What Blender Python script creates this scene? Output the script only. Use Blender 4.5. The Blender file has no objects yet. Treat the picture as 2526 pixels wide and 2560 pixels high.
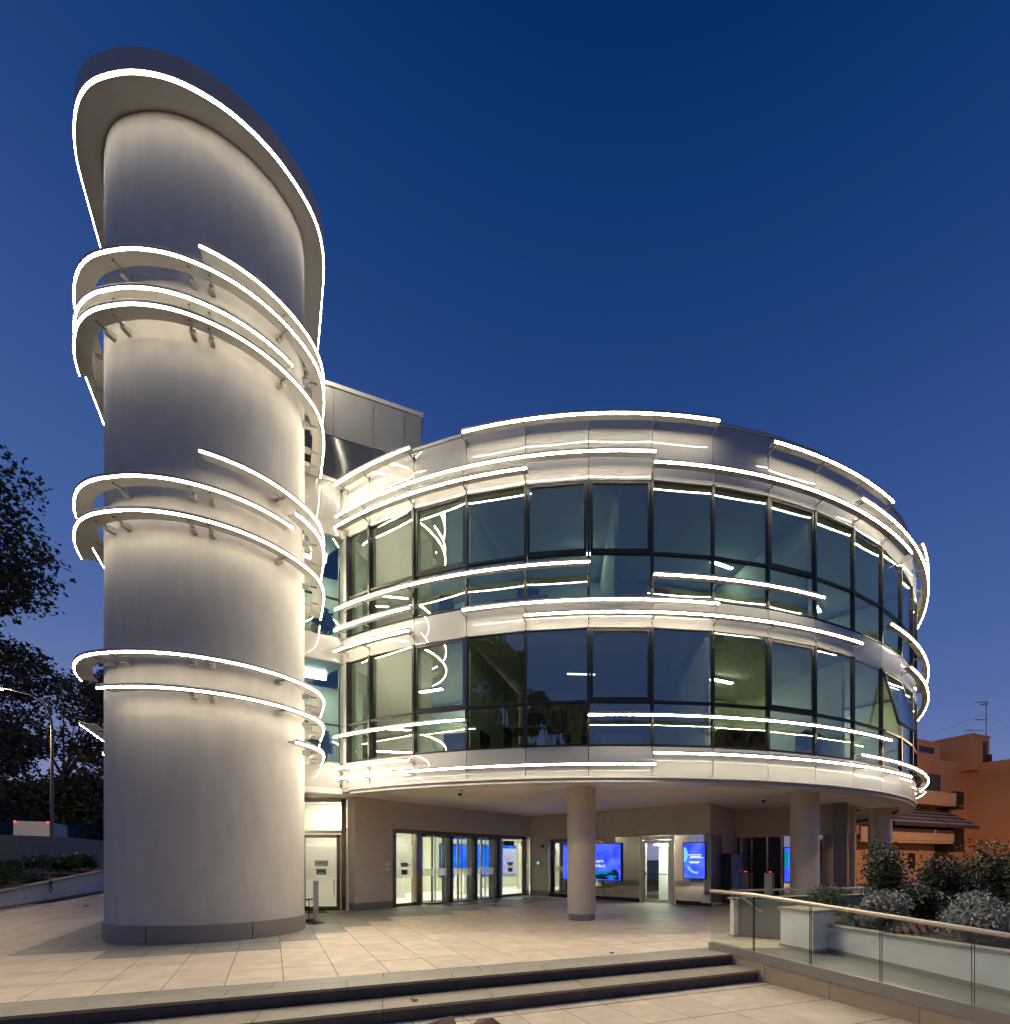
import bpy, math, random
import numpy as np
from mathutils import Vector, Matrix

random.seed(7)
rng = np.random.default_rng(7)
scene = bpy.context.scene
col = scene.collection
R_ = math.radians

# ------------------------------------------------------------------ camera
cam_d = bpy.data.cameras.new('camera')
cam = bpy.data.objects.new('camera', cam_d)
col.objects.link(cam)
cam.location = (0, 0, 1.45)
cam.rotation_euler = (R_(90), 0, 0)
cam_d.sensor_fit = 'HORIZONTAL'
cam_d.sensor_width = 36
cam_d.lens = 36 * 1130 / 2526
cam_d.shift_x = 0.5 - 1393 / 2526
cam_d.shift_y = (2150 - 1280) / 2526
cam_d.clip_start = 0.05
cam_d.clip_end = 6000
scene.camera = cam

# ------------------------------------------------------------------ sky
world = bpy.data.worlds.new('World')
scene.world = world
world.use_nodes = True
wn = world.node_tree
wn.nodes.clear()
w_out = wn.nodes.new('ShaderNodeOutputWorld')
w_bg = wn.nodes.new('ShaderNodeBackground')
w_tc = wn.nodes.new('ShaderNodeTexCoord')
w_sep = wn.nodes.new('ShaderNodeSeparateXYZ')
w_ramp = wn.nodes.new('ShaderNodeValToRGB')
wn.links.new(w_tc.outputs['Generated'], w_sep.inputs[0])
w_ma = wn.nodes.new('ShaderNodeMath')      # twilight side lies to the left (west)
w_ma.operation = 'MULTIPLY_ADD'
w_ma.inputs[1].default_value = .065
w_mb = wn.nodes.new('ShaderNodeMath')
w_mb.operation = 'ADD'
w_mb.inputs[1].default_value = .0
wn.links.new(w_sep.outputs['X'], w_ma.inputs[0])
wn.links.new(w_sep.outputs['Z'], w_ma.inputs[2])
wn.links.new(w_ma.outputs[0], w_mb.inputs[0])
wn.links.new(w_mb.outputs[0], w_ramp.inputs[0])
wn.links.new(w_ramp.outputs[0], w_bg.inputs[0])
wn.links.new(w_bg.outputs[0], w_out.inputs[0])
w_bg.inputs[1].default_value = .76
cr = w_ramp.color_ramp
stops = [(0.0, (.23, .235, .40)), (.10, (.165, .207, .41)), (.30, (.079, .130, .32)), (.40, (.055, .110, .305)), (.50, (.039, .091, .270)),
         (.62, (.027, .067, .230)), (.73, (.012, .047, .180)), (.825, (.0045, .034, .146)), (.885, (.001, .025, .112)), (1.0, (.001, .020, .10))]
cr.elements[0].position = 0
cr.elements[0].color = (*stops[0][1], 1)
cr.elements[1].position = 1
cr.elements[1].color = (*stops[-1][1], 1)
for p, c in stops[1:-1]:
    e = cr.elements.new(p)
    e.color = (*c, 1)

# ------------------------------------------------------------------ render settings
scene.render.engine = 'CYCLES'
cy = scene.cycles
cy.use_denoising = True
cy.max_bounces = 8
cy.diffuse_bounces = 6
cy.glossy_bounces = 4
cy.transmission_bounces = 6
cy.transparent_max_bounces = 12
cy.caustics_reflective = False
cy.caustics_refractive = False
cy.sample_clamp_indirect = 15
cy.use_light_tree = True
vs = scene.view_settings
vs.view_transform = 'Standard'
vs.look = 'None'
vs.exposure = 0.6
vs.gamma = 1.0
vs.use_curve_mapping = False

# ------------------------------------------------------------------ materials
def principled(name):
    m = bpy.data.materials.new(name)
    m.use_nodes = True
    nt = m.node_tree
    return m, nt, nt.nodes['Principled BSDF']

def mat(name, c, rough=.6, metal=0., var=.12, scale=6., bump=0., bscale=60., coat=0., stretch=None, spec=.5, rnd=0., detail=4):
    m, nt, b = principled(name)
    N, L = nt.nodes, nt.links
    b.inputs['Roughness'].default_value = rough
    b.inputs['Metallic'].default_value = metal
    b.inputs['Coat Weight'].default_value = coat
    b.inputs['Coat Roughness'].default_value = .025
    b.inputs['Specular IOR Level'].default_value = spec
    geo_ = N.new('ShaderNodeNewGeometry')
    mp = N.new('ShaderNodeMapping')
    L.new(geo_.outputs['Position'], mp.inputs[0])
    if stretch:
        mp.inputs['Scale'].default_value = stretch
    nz = N.new('ShaderNodeTexNoise')
    nz.inputs['Scale'].default_value = scale
    nz.inputs['Detail'].default_value = detail
    L.new(mp.outputs[0], nz.inputs[0])
    mr = N.new('ShaderNodeMapRange')
    mr.inputs['From Min'].default_value = .3
    mr.inputs['From Max'].default_value = .7
    mr.inputs['To Min'].default_value = 1 - var
    mr.inputs['To Max'].default_value = 1 + var
    L.new(nz.outputs[0], mr.inputs[0])
    hs = N.new('ShaderNodeHueSaturation')
    hs.inputs['Color'].default_value = (*c, 1)
    if rnd:
        oi = N.new('ShaderNodeObjectInfo')
        r2 = N.new('ShaderNodeMapRange')
        r2.inputs['To Min'].default_value = 1 - rnd
        r2.inputs['To Max'].default_value = 1 + rnd
        L.new(oi.outputs['Random'], r2.inputs[0])
        mu = N.new('ShaderNodeMath')
        mu.operation = 'MULTIPLY'
        L.new(mr.outputs[0], mu.inputs[0])
        L.new(r2.outputs[0], mu.inputs[1])
        L.new(mu.outputs[0], hs.inputs['Value'])
    else:
        L.new(mr.outputs[0], hs.inputs['Value'])
    L.new(hs.outputs[0], b.inputs['Base Color'])
    if bump:
        n2 = N.new('ShaderNodeTexNoise')
        n2.inputs['Scale'].default_value = bscale
        n2.inputs['Detail'].default_value = 5
        L.new(mp.outputs[0], n2.inputs[0])
        bp = N.new('ShaderNodeBump')
        bp.inputs['Strength'].default_value = bump
        bp.inputs['Distance'].default_value = .01
        L.new(n2.outputs[0], bp.inputs['Height'])
        L.new(bp.outputs[0], b.inputs['Normal'])
    return m

def emis(name, c, s):
    m = bpy.data.materials.new(name)
    m.use_nodes = True
    nt = m.node_tree
    nt.nodes.clear()
    o = nt.nodes.new('ShaderNodeOutputMaterial')
    e = nt.nodes.new('ShaderNodeEmission')
    e.inputs[0].default_value = (*c, 1)
    e.inputs[1].default_value = s
    nt.links.new(e.outputs[0], o.inputs[0])
    return m

def glass(name, tint, f0=.04, rough=0.0):
    """thin clear pane: Schlick reflection that is the same from both sides"""
    m = bpy.data.materials.new(name)
    m.use_nodes = True
    nt = m.node_tree
    nt.nodes.clear()
    N, L = nt.nodes, nt.links
    o = N.new('ShaderNodeOutputMaterial')
    t = N.new('ShaderNodeBsdfTransparent')
    t.inputs[0].default_value = (*tint, 1)
    g = N.new('ShaderNodeBsdfGlossy')
    g.inputs['Roughness'].default_value = rough
    g.inputs[0].default_value = (.95, .97, 1, 1)
    lw = N.new('ShaderNodeLayerWeight')
    lw.inputs[0].default_value = .5
    p = N.new('ShaderNodeMath')
    p.operation = 'POWER'
    p.inputs[1].default_value = 5
    L.new(lw.outputs['Facing'], p.inputs[0])
    a = N.new('ShaderNodeMath')
    a.operation = 'MULTIPLY_ADD'
    a.inputs[1].default_value = 1 - f0
    a.inputs[2].default_value = f0
    L.new(p.outputs[0], a.inputs[0])
    mx = N.new('ShaderNodeMixShader')
    L.new(a.outputs[0], mx.inputs[0])
    L.new(t.outputs[0], mx.inputs[1])
    L.new(g.outputs[0], mx.inputs[2])
    L.new(mx.outputs[0], o.inputs[0])
    return m

def leafmat(name, c1, c2, rough=.55, trans=.25):
    m, nt, b = principled(name)
    N, L = nt.nodes, nt.links
    geo = N.new('ShaderNodeNewGeometry')
    mx = N.new('ShaderNodeMix')
    mx.data_type = 'RGBA'
    mx.inputs[6].default_value = (*c1, 1)
    mx.inputs[7].default_value = (*c2, 1)
    L.new(geo.outputs['Random Per Island'], mx.inputs[0])
    L.new(mx.outputs[2], b.inputs['Base Color'])
    b.inputs['Roughness'].default_value = rough
    return m

M = {}
M['plaster'] = mat('tower_plaster', (.565, .535, .485), .85, var=.065, scale=5, bump=.3, bscale=140, stretch=(1, 1, .3), detail=9)
M['plinth'] = mat('plinth_metal', (.29, .25, .22), .45, var=.05, scale=2)
M['alu'] = mat('pale_aluminium', (.52, .51, .48), .38, var=.04, scale=3)
M['fascia'] = mat('fascia_metal', (.36, .32, .30), .45, var=.06, scale=3)
M['bracket'] = mat('bracket_steel', (.46, .45, .42), .45, .2, var=.05)
M['led'] = emis('tower_led_light', (1, .88, .68), 82.0)
M['raill'] = emis('rail_led_light', (1, .88, .68), 64.0)
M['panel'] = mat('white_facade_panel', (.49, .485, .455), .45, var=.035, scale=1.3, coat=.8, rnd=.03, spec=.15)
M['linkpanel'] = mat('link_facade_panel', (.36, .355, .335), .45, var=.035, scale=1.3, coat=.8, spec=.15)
M['canopyrim'] = mat('canopy_rim', (.50, .41, .34), .5, var=.05, scale=3)
M['joint'] = mat('dark_joint', (.03, .028, .025), .8)
M['frame'] = mat('dark_bronze_frame', (.022, .020, .018), .35, .3)
M['glass'] = glass('facade_glass', (.78, .84, .78), .17)
M['clear'] = glass('clear_glass', (.95, .97, .955), .03)
M['balglass'] = glass('balustrade_glass', (.89, .93, .91), .03)
M['greypanel'] = mat('grey_cladding', (.27, .27, .26), .5, var=.04, scale=1.5, rnd=.04)
M['darkglass'] = mat('opaque_grey_glass', (.10, .11, .12), .12, var=.03, scale=1)
M['taupe'] = mat('taupe_render', (.52, .45, .37), .85, var=.05, scale=5, bump=.15, bscale=150)
M['skirt'] = mat('grey_skirting', (.19, .185, .18), .5, var=.04)
M['soffit'] = mat('soffit_paint', (.80, .70, .60), .75, var=.04, scale=2)
M['colpaint'] = mat('column_paint', (.50, .445, .38), .5, var=.03, scale=2)
M['steel'] = mat('brushed_steel', (.50, .48, .45), .28, .95, var=.06, scale=4, stretch=(1, 1, .05))
M['mirror'] = mat('mirror_steel', (.72, .70, .67), .045, 1., var=.02, scale=1, bump=.012, bscale=3)
M['bronze'] = mat('polished_bronze_steel', (.26, .21, .16), .14, .95, var=.05)
M['tile'] = mat('beige_tile', (.56, .468, .355), .5, var=.15, scale=3.2, bump=.08, bscale=90, rnd=.06, detail=10)
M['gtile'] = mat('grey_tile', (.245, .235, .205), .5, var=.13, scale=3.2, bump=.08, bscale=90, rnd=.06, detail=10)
M['grout'] = mat('grout', (.085, .055, .03), .95, var=.3, scale=3)
M['tread'] = mat('tread_stone', (.30, .26, .20), .55, var=.10, scale=6, bump=.05, rnd=.05)
M['riser'] = mat('riser_stone', (.075, .062, .055), .6, var=.2, scale=4, rnd=.1)
M['slab'] = mat('sand_slab', (.40, .315, .225), .6, var=.09, scale=5, rnd=.06)
M['channel'] = mat('rail_channel', (.30, .275, .24), .4, .2, var=.04)
M['rail'] = mat('handrail_metal', (.62, .52, .40), .42, .5, var=.03)
M['white'] = mat('white_render', (.78, .77, .74), .85, var=.06, scale=4, bump=.1)
M['cap'] = mat('coping_stone', (.33, .30, .25), .7, var=.1)
M['soil'] = mat('soil', (.035, .026, .018), .95, var=.4, scale=20, bump=.5)
M['asphalt'] = mat('asphalt', (.045, .045, .047), .9, var=.2, scale=8)
M['ground'] = mat('ground_paving', (.12, .11, .10), .9, var=.2, scale=.5)
M['roomwall'] = mat('room_wall', (.58, .62, .46), .8, var=.04)
M['roomwhite'] = mat('room_white', (.75, .74, .70), .7, var=.03)
M['roomfloor'] = mat('room_floor', (.30, .28, .24), .3, var=.05)
M['ceil'] = mat('room_ceiling', (.62, .63, .58), .8, var=.03)
M['furn'] = mat('dark_furniture', (.05, .05, .05), .5, var=.1)
M['wood'] = mat('pale_desk', (.35, .30, .23), .5, var=.1)
M['black'] = mat('black_plastic', (.012, .012, .013), .4, var=.1)
M['whiteplastic'] = mat('white_plastic', (.7, .7, .68), .4, var=.03)
M['orange'] = mat('orange_render', (.62, .285, .12), .9, var=.07, scale=.8, bump=.1, bscale=20)
M['orangelight'] = mat('pale_orange_render', (.62, .36, .20), .9, var=.06, scale=.8)
M['awn1'] = mat('awning_dark', (.06, .04, .04), .9, var=.1)
M['awn2'] = mat('awning_pale', (.30, .22, .20), .9, var=.1)
M['shutter'] = mat('shutter', (.10, .085, .07), .7, var=.1)
M['brown'] = mat('brown_paint', (.09, .025, .015), .6, var=.1)
M['bark'] = mat('bark', (.10, .085, .065), .9, var=.3, scale=12, bump=.6, bscale=30)
M['fence'] = mat('fence_metal', (.30, .27, .22), .55, var=.05)
M['truck'] = mat('truck_white', (.55, .55, .55), .4, var=.04)
M['rock'] = mat('brown_stone', (.22, .14, .095), .85, var=.25, scale=14, bump=.6, bscale=40)
M['dryleaf'] = mat('dry_leaf', (.16, .08, .03), .8, var=.3)
M['hill'] = mat('hill', (.02, .025, .03), 1, var=.2, scale=.01)
M['plane'] = leafmat('plane_leaf', (.07, .058, .022), (.16, .115, .04))
M['planedark'] = leafmat('dark_leaf', (.05, .046, .018), (.12, .095, .034))
M['shrub'] = leafmat('shrub_leaf', (.018, .028, .012), (.05, .065, .028), .55)
M['bush'] = leafmat('bush_leaf', (.03, .055, .015), (.075, .11, .035))
M['lime'] = leafmat('lime_leaf', (.04, .10, .012), (.09, .17, .03))
M['grey'] = leafmat('silver_leaf', (.15, .16, .145), (.34, .345, .31), .7)
M['pot'] = mat('pot', (.06, .06, .06), .5)
M['petal'] = leafmat('pink_petal', (.95, .38, .30), (.95, .55, .45))
M['blush'] = leafmat('blush_petal', (.6, .40, .30), (.7, .5, .4))
M['ceillamp'] = emis('ceiling_lamp', (.95, 1, .80), 105)
M['dimlamp'] = emis('dim_ceiling_lamp', (.80, 1, .82), 27.0)
M['faintlamp'] = emis('faint_ceiling_lamp', (.85, 1, .82), 2.5)
M['lobbylamp'] = emis('lobby_lamp', (1, .96, .78), 34)
M['vestlamp'] = emis('vestibule_lamp', (1, .92, .76), 340)
M['street'] = emis('street_lamp', (1, .72, .38), 1400)
M['assumed_street'] = emis('assumed_sodium_lamp', (1, .64, .32), 4800)  # glow of the assumed lamp that lights the orange building
M['redlamp'] = emis('red_marker', (1, .03, .02), 4)
M['amber'] = emis('amber_light', (1, .4, .05), 8)
M['greensign'] = mat('green_sign', (.01, .22, .07), .5)
M['print'] = mat('print_dark', (.10, .08, .12), .6)
M['printwhite'] = mat('print_white', (.8, .8, .8), .6)
M['lilac'] = mat('lilac_label', (.42, .38, .46), .6)
M['redplate'] = mat('rust_plate', (.45, .12, .05), .5)

def screenmat(name, c1, c2, s, scale):
    m = bpy.data.materials.new(name)
    m.use_nodes = True
    nt = m.node_tree
    nt.nodes.clear()
    N, L = nt.nodes, nt.links
    o = N.new('ShaderNodeOutputMaterial')
    e = N.new('ShaderNodeEmission')
    tc = N.new('ShaderNodeTexCoord')
    nz = N.new('ShaderNodeTexNoise')
    nz.inputs['Scale'].default_value = scale
    cr = N.new('ShaderNodeValToRGB')
    cr.color_ramp.elements[0].position = .42
    cr.color_ramp.elements[0].color = (*c1, 1)
    cr.color_ramp.elements[1].position = .62
    cr.color_ramp.elements[1].color = (*c2, 1)
    L.new(tc.outputs['Object'], nz.inputs[0])
    L.new(nz.outputs[0], cr.inputs[0])
    L.new(cr.outputs[0], e.inputs[0])
    e.inputs[1].default_value = s
    L.new(e.outputs[0], o.inputs[0])
    return m
def filmmat():
    m = bpy.data.materials.new('translucent_film')
    m.use_nodes = True
    nt = m.node_tree
    nt.nodes.clear()
    o = nt.nodes.new('ShaderNodeOutputMaterial')
    a = nt.nodes.new('ShaderNodeBsdfTranslucent')
    b = nt.nodes.new('ShaderNodeBsdfDiffuse')
    x = nt.nodes.new('ShaderNodeMixShader')
    a.inputs[0].default_value = (.85, .83, .78, 1)
    b.inputs[0].default_value = (.75, .74, .72, 1)
    x.inputs[0].default_value = .3
    nt.links.new(a.outputs[0], x.inputs[1])
    nt.links.new(b.outputs[0], x.inputs[2])
    tr = nt.nodes.new('ShaderNodeBsdfTransparent')
    y = nt.nodes.new('ShaderNodeMixShader')
    y.inputs[0].default_value = .42
    nt.links.new(tr.outputs[0], y.inputs[1])
    nt.links.new(x.outputs[0], y.inputs[2])
    nt.links.new(y.outputs[0], o.inputs[0])
    return m
M['film'] = filmmat()
M['blue1'] = screenmat('blue_screen', (.035, .07, .95), (.09, .16, 1), .85, 2)
M['blue2'] = screenmat('azure_screen', (.0, .10, .95), (.02, .22, 1), .82, 1.5)
M['teal'] = emis('teal_print', (.0, .22, .33), .8)
M['cyan'] = emis('cyan_print', (.15, .5, .95), 1.0)
M['dark_blob'] = emis('dark_print', (.003, .02, .05), .6)
M['textw'] = emis('white_print', (.8, .9, 1), 1.2)

# ------------------------------------------------------------------ mesh helpers
def parent_to(o, p):
    if p is not None:
        o.parent = p
        o.matrix_parent_inverse = Matrix.Translation(-Vector(p['_base']))

def obj(name, v, f, m, parent=None, smooth=False):
    me = bpy.data.meshes.new(name)
    me.from_pydata([tuple(map(float, a)) for a in v], [], [tuple(int(i) for i in a) for a in f])
    me.materials.append(m if not isinstance(m, str) else M[m])
    if smooth:
        me.polygons.foreach_set('use_smooth', [True] * len(me.polygons))
    me.update()
    o = bpy.data.objects.new(name, me)
    col.objects.link(o)
    o['_base'] = (0., 0., 0.)
    parent_to(o, parent)
    return o

def thing(name, label, cat, base=(0, 0, 0), group=None):
    o = bpy.data.objects.new(name, None)
    col.objects.link(o)
    o.location = base
    o.empty_display_size = .2
    o['_base'] = tuple(map(float, base))
    o['label'] = label
    o['category'] = cat
    if group:
        o['group'] = group
    return o

def tag(o, label, cat, group=None):
    o['label'] = label
    o['category'] = cat
    if group:
        o['group'] = group
    return o

def struct(o):
    o['kind'] = 'structure'
    return o

def stuff(o):
    o['kind'] = 'stuff'
    return o

class MB:
    """collects shapes and links them as one mesh object"""
    def __init__(s):
        s.v = []
        s.f = []
    def add(s, v, f):
        n = len(s.v)
        s.v += [tuple(a) for a in v]
        s.f += [tuple(i + n for i in a) for a in f]
        return s
    def hexa(s, b, t):
        return s.add(list(b) + list(t), [(3, 2, 1, 0), (4, 5, 6, 7), (0, 1, 5, 4), (1, 2, 6, 5), (2, 3, 7, 6), (3, 0, 4, 7)])
    def box(s, c, d, rz=0.):
        x, y, z = c
        a, b, h = d[0] / 2, d[1] / 2, d[2] / 2
        ca, sa = math.cos(rz), math.sin(rz)
        q = [(x + u * ca - w * sa, y + u * sa + w * ca) for u, w in ((-a, -b), (a, -b), (a, b), (-a, b))]
        return s.hexa([(*p, z - h) for p in q], [(*p, z + h) for p in q])
    def prism(s, pts, z0, z1):
        n = len(pts)
        v = [(p[0], p[1], z0) for p in pts] + [(p[0], p[1], z1) for p in pts]
        f = [tuple(range(n - 1, -1, -1)), tuple(range(n, 2 * n))]
        f += [(i, (i + 1) % n, n + (i + 1) % n, n + i) for i in range(n)]
        return s.add(v, f)
    def seg(s, p0, p1, z0, z1, th, off=0.):
        """box along a plan segment; left of direction is +off"""
        d = Vector((p1[0] - p0[0], p1[1] - p0[1])).normalized()
        n = Vector((-d.y, d.x))
        a, b = off - th / 2, off + th / 2
        q = [(p0[0] + n.x * a, p0[1] + n.y * a), (p1[0] + n.x * a, p1[1] + n.y * a),
             (p1[0] + n.x * b, p1[1] + n.y * b), (p0[0] + n.x * b, p0[1] + n.y * b)]
        z0 = z0 if isinstance(z0, tuple) else (z0, z0)
        z1 = z1 if isinstance(z1, tuple) else (z1, z1)
        return s.hexa([(*q[0], z0[0]), (*q[1], z0[1]), (*q[2], z0[1]), (*q[3], z0[0])],
                      [(*q[0], z1[0]), (*q[1], z1[1]), (*q[2], z1[1]), (*q[3], z1[0])])
    def tube(s, pts, r, n=8, caps=True):
        pts = [Vector(p) for p in pts]
        rs = r if isinstance(r, (list, tuple)) else [r] * len(pts)
        base = len(s.v)
        for i, p in enumerate(pts):
            d = (pts[min(i + 1, len(pts) - 1)] - pts[max(i - 1, 0)]).normalized()
            up = Vector((0, 0, 1)) if abs(d.z) < .95 else Vector((1, 0, 0))
            a = d.cross(up).normalized()
            b = a.cross(d).normalized()
            for k in range(n):
                t = 2 * math.pi * k / n
                s.v.append(tuple(p + (a * math.cos(t) + b * math.sin(t)) * rs[i]))
        for i in range(len(pts) - 1):
            for k in range(n):
                s.f.append((base + i * n + k, base + i * n + (k + 1) % n, base + (i + 1) * n + (k + 1) % n, base + (i + 1) * n + k))
        if caps:
            s.f.append(tuple(base + k for k in range(n))[::-1])
            s.f.append(tuple(base + (len(pts) - 1) * n + k for k in range(n)))
        return s
    def lathe(s, c, prof, n=24):
        base = len(s.v)
        for r, z in prof:
            for k in range(n):
                t = 2 * math.pi * k / n
                s.v.append((c[0] + r * math.cos(t), c[1] + r * math.sin(t), c[2] + z))
        for i in range(len(prof) - 1):
            for k in range(n):
                s.f.append((base + i * n + k, base + i * n + (k + 1) % n, base + (i + 1) * n + (k + 1) % n, base + (i + 1) * n + k))
        s.f.append(tuple(base + k for k in range(n))[::-1])
        s.f.append(tuple(base + (len(prof) - 1) * n + k for k in range(n)))
        return s
    def build(s, name, m, parent=None, smooth=False):
        return obj(name, s.v, s.f, m, parent, smooth)

def box(name, c, d, m, parent=None, rz=0.):
    return MB().box(c, d, rz).build(name, m, parent)

def auto_smooth(o, ang=35):
    me = o.data
    me.polygons.foreach_set('use_smooth', [True] * len(me.polygons))
    me.set_sharp_from_angle(angle=R_(ang))
    return o

def text(name, s, size, origin, xdir, m, parent=None, zdir=(0, 0, 1), align='CENTER'):
    c = bpy.data.curves.new(name, 'FONT')
    c.body = s
    c.size = size
    c.align_x = align
    c.extrude = .0005
    tmp = bpy.data.objects.new(name, c)
    col.objects.link(tmp)
    dg = bpy.context.evaluated_depsgraph_get()
    me = bpy.data.meshes.new_from_object(tmp.evaluated_get(dg))
    bpy.data.objects.remove(tmp)
    me.materials.clear()
    me.materials.append(M[m])
    o = bpy.data.objects.new(name, me)
    col.objects.link(o)
    x = Vector((*xdir, 0)).normalized() if len(xdir) == 2 else Vector(xdir).normalized()
    z = Vector(zdir)
    n = x.cross(z)
    o.matrix_world = Matrix.Translation(Vector(origin)) @ Matrix((x, z, n)).transposed().to_4x4()
    o['_base'] = (0., 0., 0.)
    parent_to(o, parent)
    return o

# a vertical wall frame: origin p, direction d (left to right for a viewer outside), normal n towards the viewer
class Wall:
    def __init__(s, p, ang):
        s.p = Vector(p)
        s.d = Vector((math.sin(R_(ang)), math.cos(R_(ang))))
        s.n = Vector((s.d.y, -s.d.x))
    def at(s, t, off=0.):
        q = s.p + s.d * t + s.n * off
        return (q.x, q.y)
    def P(s, t, z, off=0.):
        q = s.p + s.d * t + s.n * off
        return Vector((q.x, q.y, z))
    def plate(s, mb, t0, t1, z0, z1, o0, o1):
        a, b, c, d = s.at(t0, o1), s.at(t1, o1), s.at(t1, o0), s.at(t0, o0)
        mb.hexa([(*q, z0) for q in (a, b, c, d)], [(*q, z1) for q in (a, b, c, d)])
        return mb

# ================================================================== SETTING
H0 = -.305          # lower plaza level
U = Vector((.942, .335)).normalized()        # along the steps
V = Vector((-.533, .846)).normalized()       # along the tile columns
NC = Vector((V.y, -V.x))                     # across columns
NR = Vector((-U.y, U.x))                     # across rows

def from_cr(c, r):
    # point with NC.p = c and NR.p = r
    det = NC.x * NR.y - NC.y * NR.x
    return Vector(((c * NR.y - NC.y * r) / det, (NC.x * r - c * NR.x) / det))

ground = struct(obj('ground', [(-3000, -3000, H0 - .03), (3000, -3000, H0 - .03), (3000, 3000, H0 - .03), (-3000, 3000, H0 - .03)], [(0, 1, 2, 3)], 'ground'))

def edge_pt(x, r):
    return (x, (r + U.y * x) / U.x)

# raised plaza slab (grout level) and its tiles
PLAZA = [edge_pt(-9.5, 6.2), edge_pt(2.62, 6.2), (2.56, 7.30), (2.60, 7.42), (4.25, 7.52), (4.5, 8.9), (9.5, 10.3), (16, 14), (16, 34), (-30, 34), (-17.6, 13.2)]
plaza = struct(MB().prism(PLAZA, H0 - .1, -.004).build('plaza_floor', 'grout'))
def inside(p, poly):
    c = False
    for (x0, y0), (x1, y1) in zip(poly, poly[1:] + poly[:1]):
        if (y0 > p[1]) != (y1 > p[1]) and p[0] < (x1 - x0) * (p[1] - y0) / (y1 - y0) + x0:
            c = not c
    return c
MB().prism([edge_pt(2.0, 6.2), edge_pt(2.60, 6.2), (2.54, 7.30), (2.58, 7.40), (4.2, 7.50), (4.4, 8.2), (3.3, 8.4), (2.2, 7.6)], -.0039, -.0018).build('edge_paving', 'tile', plaza)
CS, RS = .585, .753
C0, R0 = .70, 6.197

def tile_mesh(nm, m, du, dv):
    u, v = U * (du / 2), V * (dv / 2)
    q = [-u - v, u - v, u + v, -u + v]
    b = .004
    q2 = [p * (1 - b / .3) for p in q]
    vv = [(*p, -.02) for p in q] + [(*p, -.0025) for p in q] + [(*p, 0) for p in q2]
    ff = [(8, 9, 10, 11)] + [(i, (i + 1) % 4, 4 + (i + 1) % 4, 4 + i) for i in range(4)] + [(4 + i, 4 + (i + 1) % 4, 8 + (i + 1) % 4, 8 + i) for i in range(4)]
    me = bpy.data.meshes.new(nm)
    me.from_pydata(vv, [], ff)
    me.materials.append(M[m])
    return me

# plan outline that the tower's light rings follow (measured), open at the hidden rear
RINGPTS = [(-10.9, 11.55), (-10.2, 10.44), (-9.62, 9.52), (-9.0, 8.54), (-8.80, 8.25), (-8.53, 7.96), (-8.14, 7.65), (-7.73, 7.46), (-7.3, 7.38), (-6.88, 7.355), (-6.4, 7.41), (-5.97, 7.555),
           (-5.55, 7.80), (-5.2, 8.15), (-4.96, 8.58), (-4.845, 9.04), (-4.89, 9.42), (-5.06, 9.84), (-5.31, 10.26), (-5.70, 10.89), (-6.04, 11.43), (-6.5, 12.16), (-7.2, 13.28)]
def catmull(P, n=10):
    P = [Vector(p) for p in P]
    out = []
    for i in range(len(P) - 1):
        p0, p1, p2, p3 = P[max(i - 1, 0)], P[i], P[i + 1], P[min(i + 2, len(P) - 1)]
        for k in range(n):
            t = k / n
            out.append(.5 * ((2 * p1) + (p2 - p0) * t + (2 * p0 - 5 * p1 + 4 * p2 - p3) * t * t + (3 * p1 - p0 - 3 * p2 + p3) * t ** 3))
    out.append(P[-1])
    return out
def resample(pts, step):
    a = np.array([tuple(p) for p in pts])
    s = np.r_[0, np.cumsum(np.hypot(*np.diff(a, axis=0).T))]
    n = int(s[-1] / step)
    q = np.linspace(0, s[-1], n + 1)
    return np.c_[np.interp(q, s, a[:, 0]), np.interp(q, s, a[:, 1])]
RC = resample(catmull(RINGPTS), .06)
for _ in range(6):   # gentle smoothing
    RC[1:-1] = .25 * RC[:-2] + .5 * RC[1:-1] + .25 * RC[2:]
RT = np.gradient(RC, axis=0)
RT /= np.hypot(*RT.T)[:, None]
RNRM = np.c_[RT[:, 1], -RT[:, 0]]    # outward (away from the tower)
def ring_off(d, i0=0, i1=None):
    i1 = len(RC) if i1 is None else i1
    return RC[i0:i1] + RNRM[i0:i1] * d
def ring_idx(p):
    return int(np.argmin(np.hypot(RC[:, 0] - p[0], RC[:, 1] - p[1])))
WOFF = -.385
TWALL = ring_off(WOFF)

def tower_dist(p):
    return float(np.min(np.hypot(TWALL[:, 0] - p.x, TWALL[:, 1] - p.y)))
GB = [(-.5, 3.0), (.11, 4.), (.685, 5.), (1.25, 6.), (1.8, 7.), (2.87, 8.), (4.46, 9.), (5.45, 10.), (7.5, 11.5), (9, 13)]
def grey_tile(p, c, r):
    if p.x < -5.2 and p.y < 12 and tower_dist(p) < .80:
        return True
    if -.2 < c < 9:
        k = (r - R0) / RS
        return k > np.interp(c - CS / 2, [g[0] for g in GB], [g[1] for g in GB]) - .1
    return False

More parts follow.
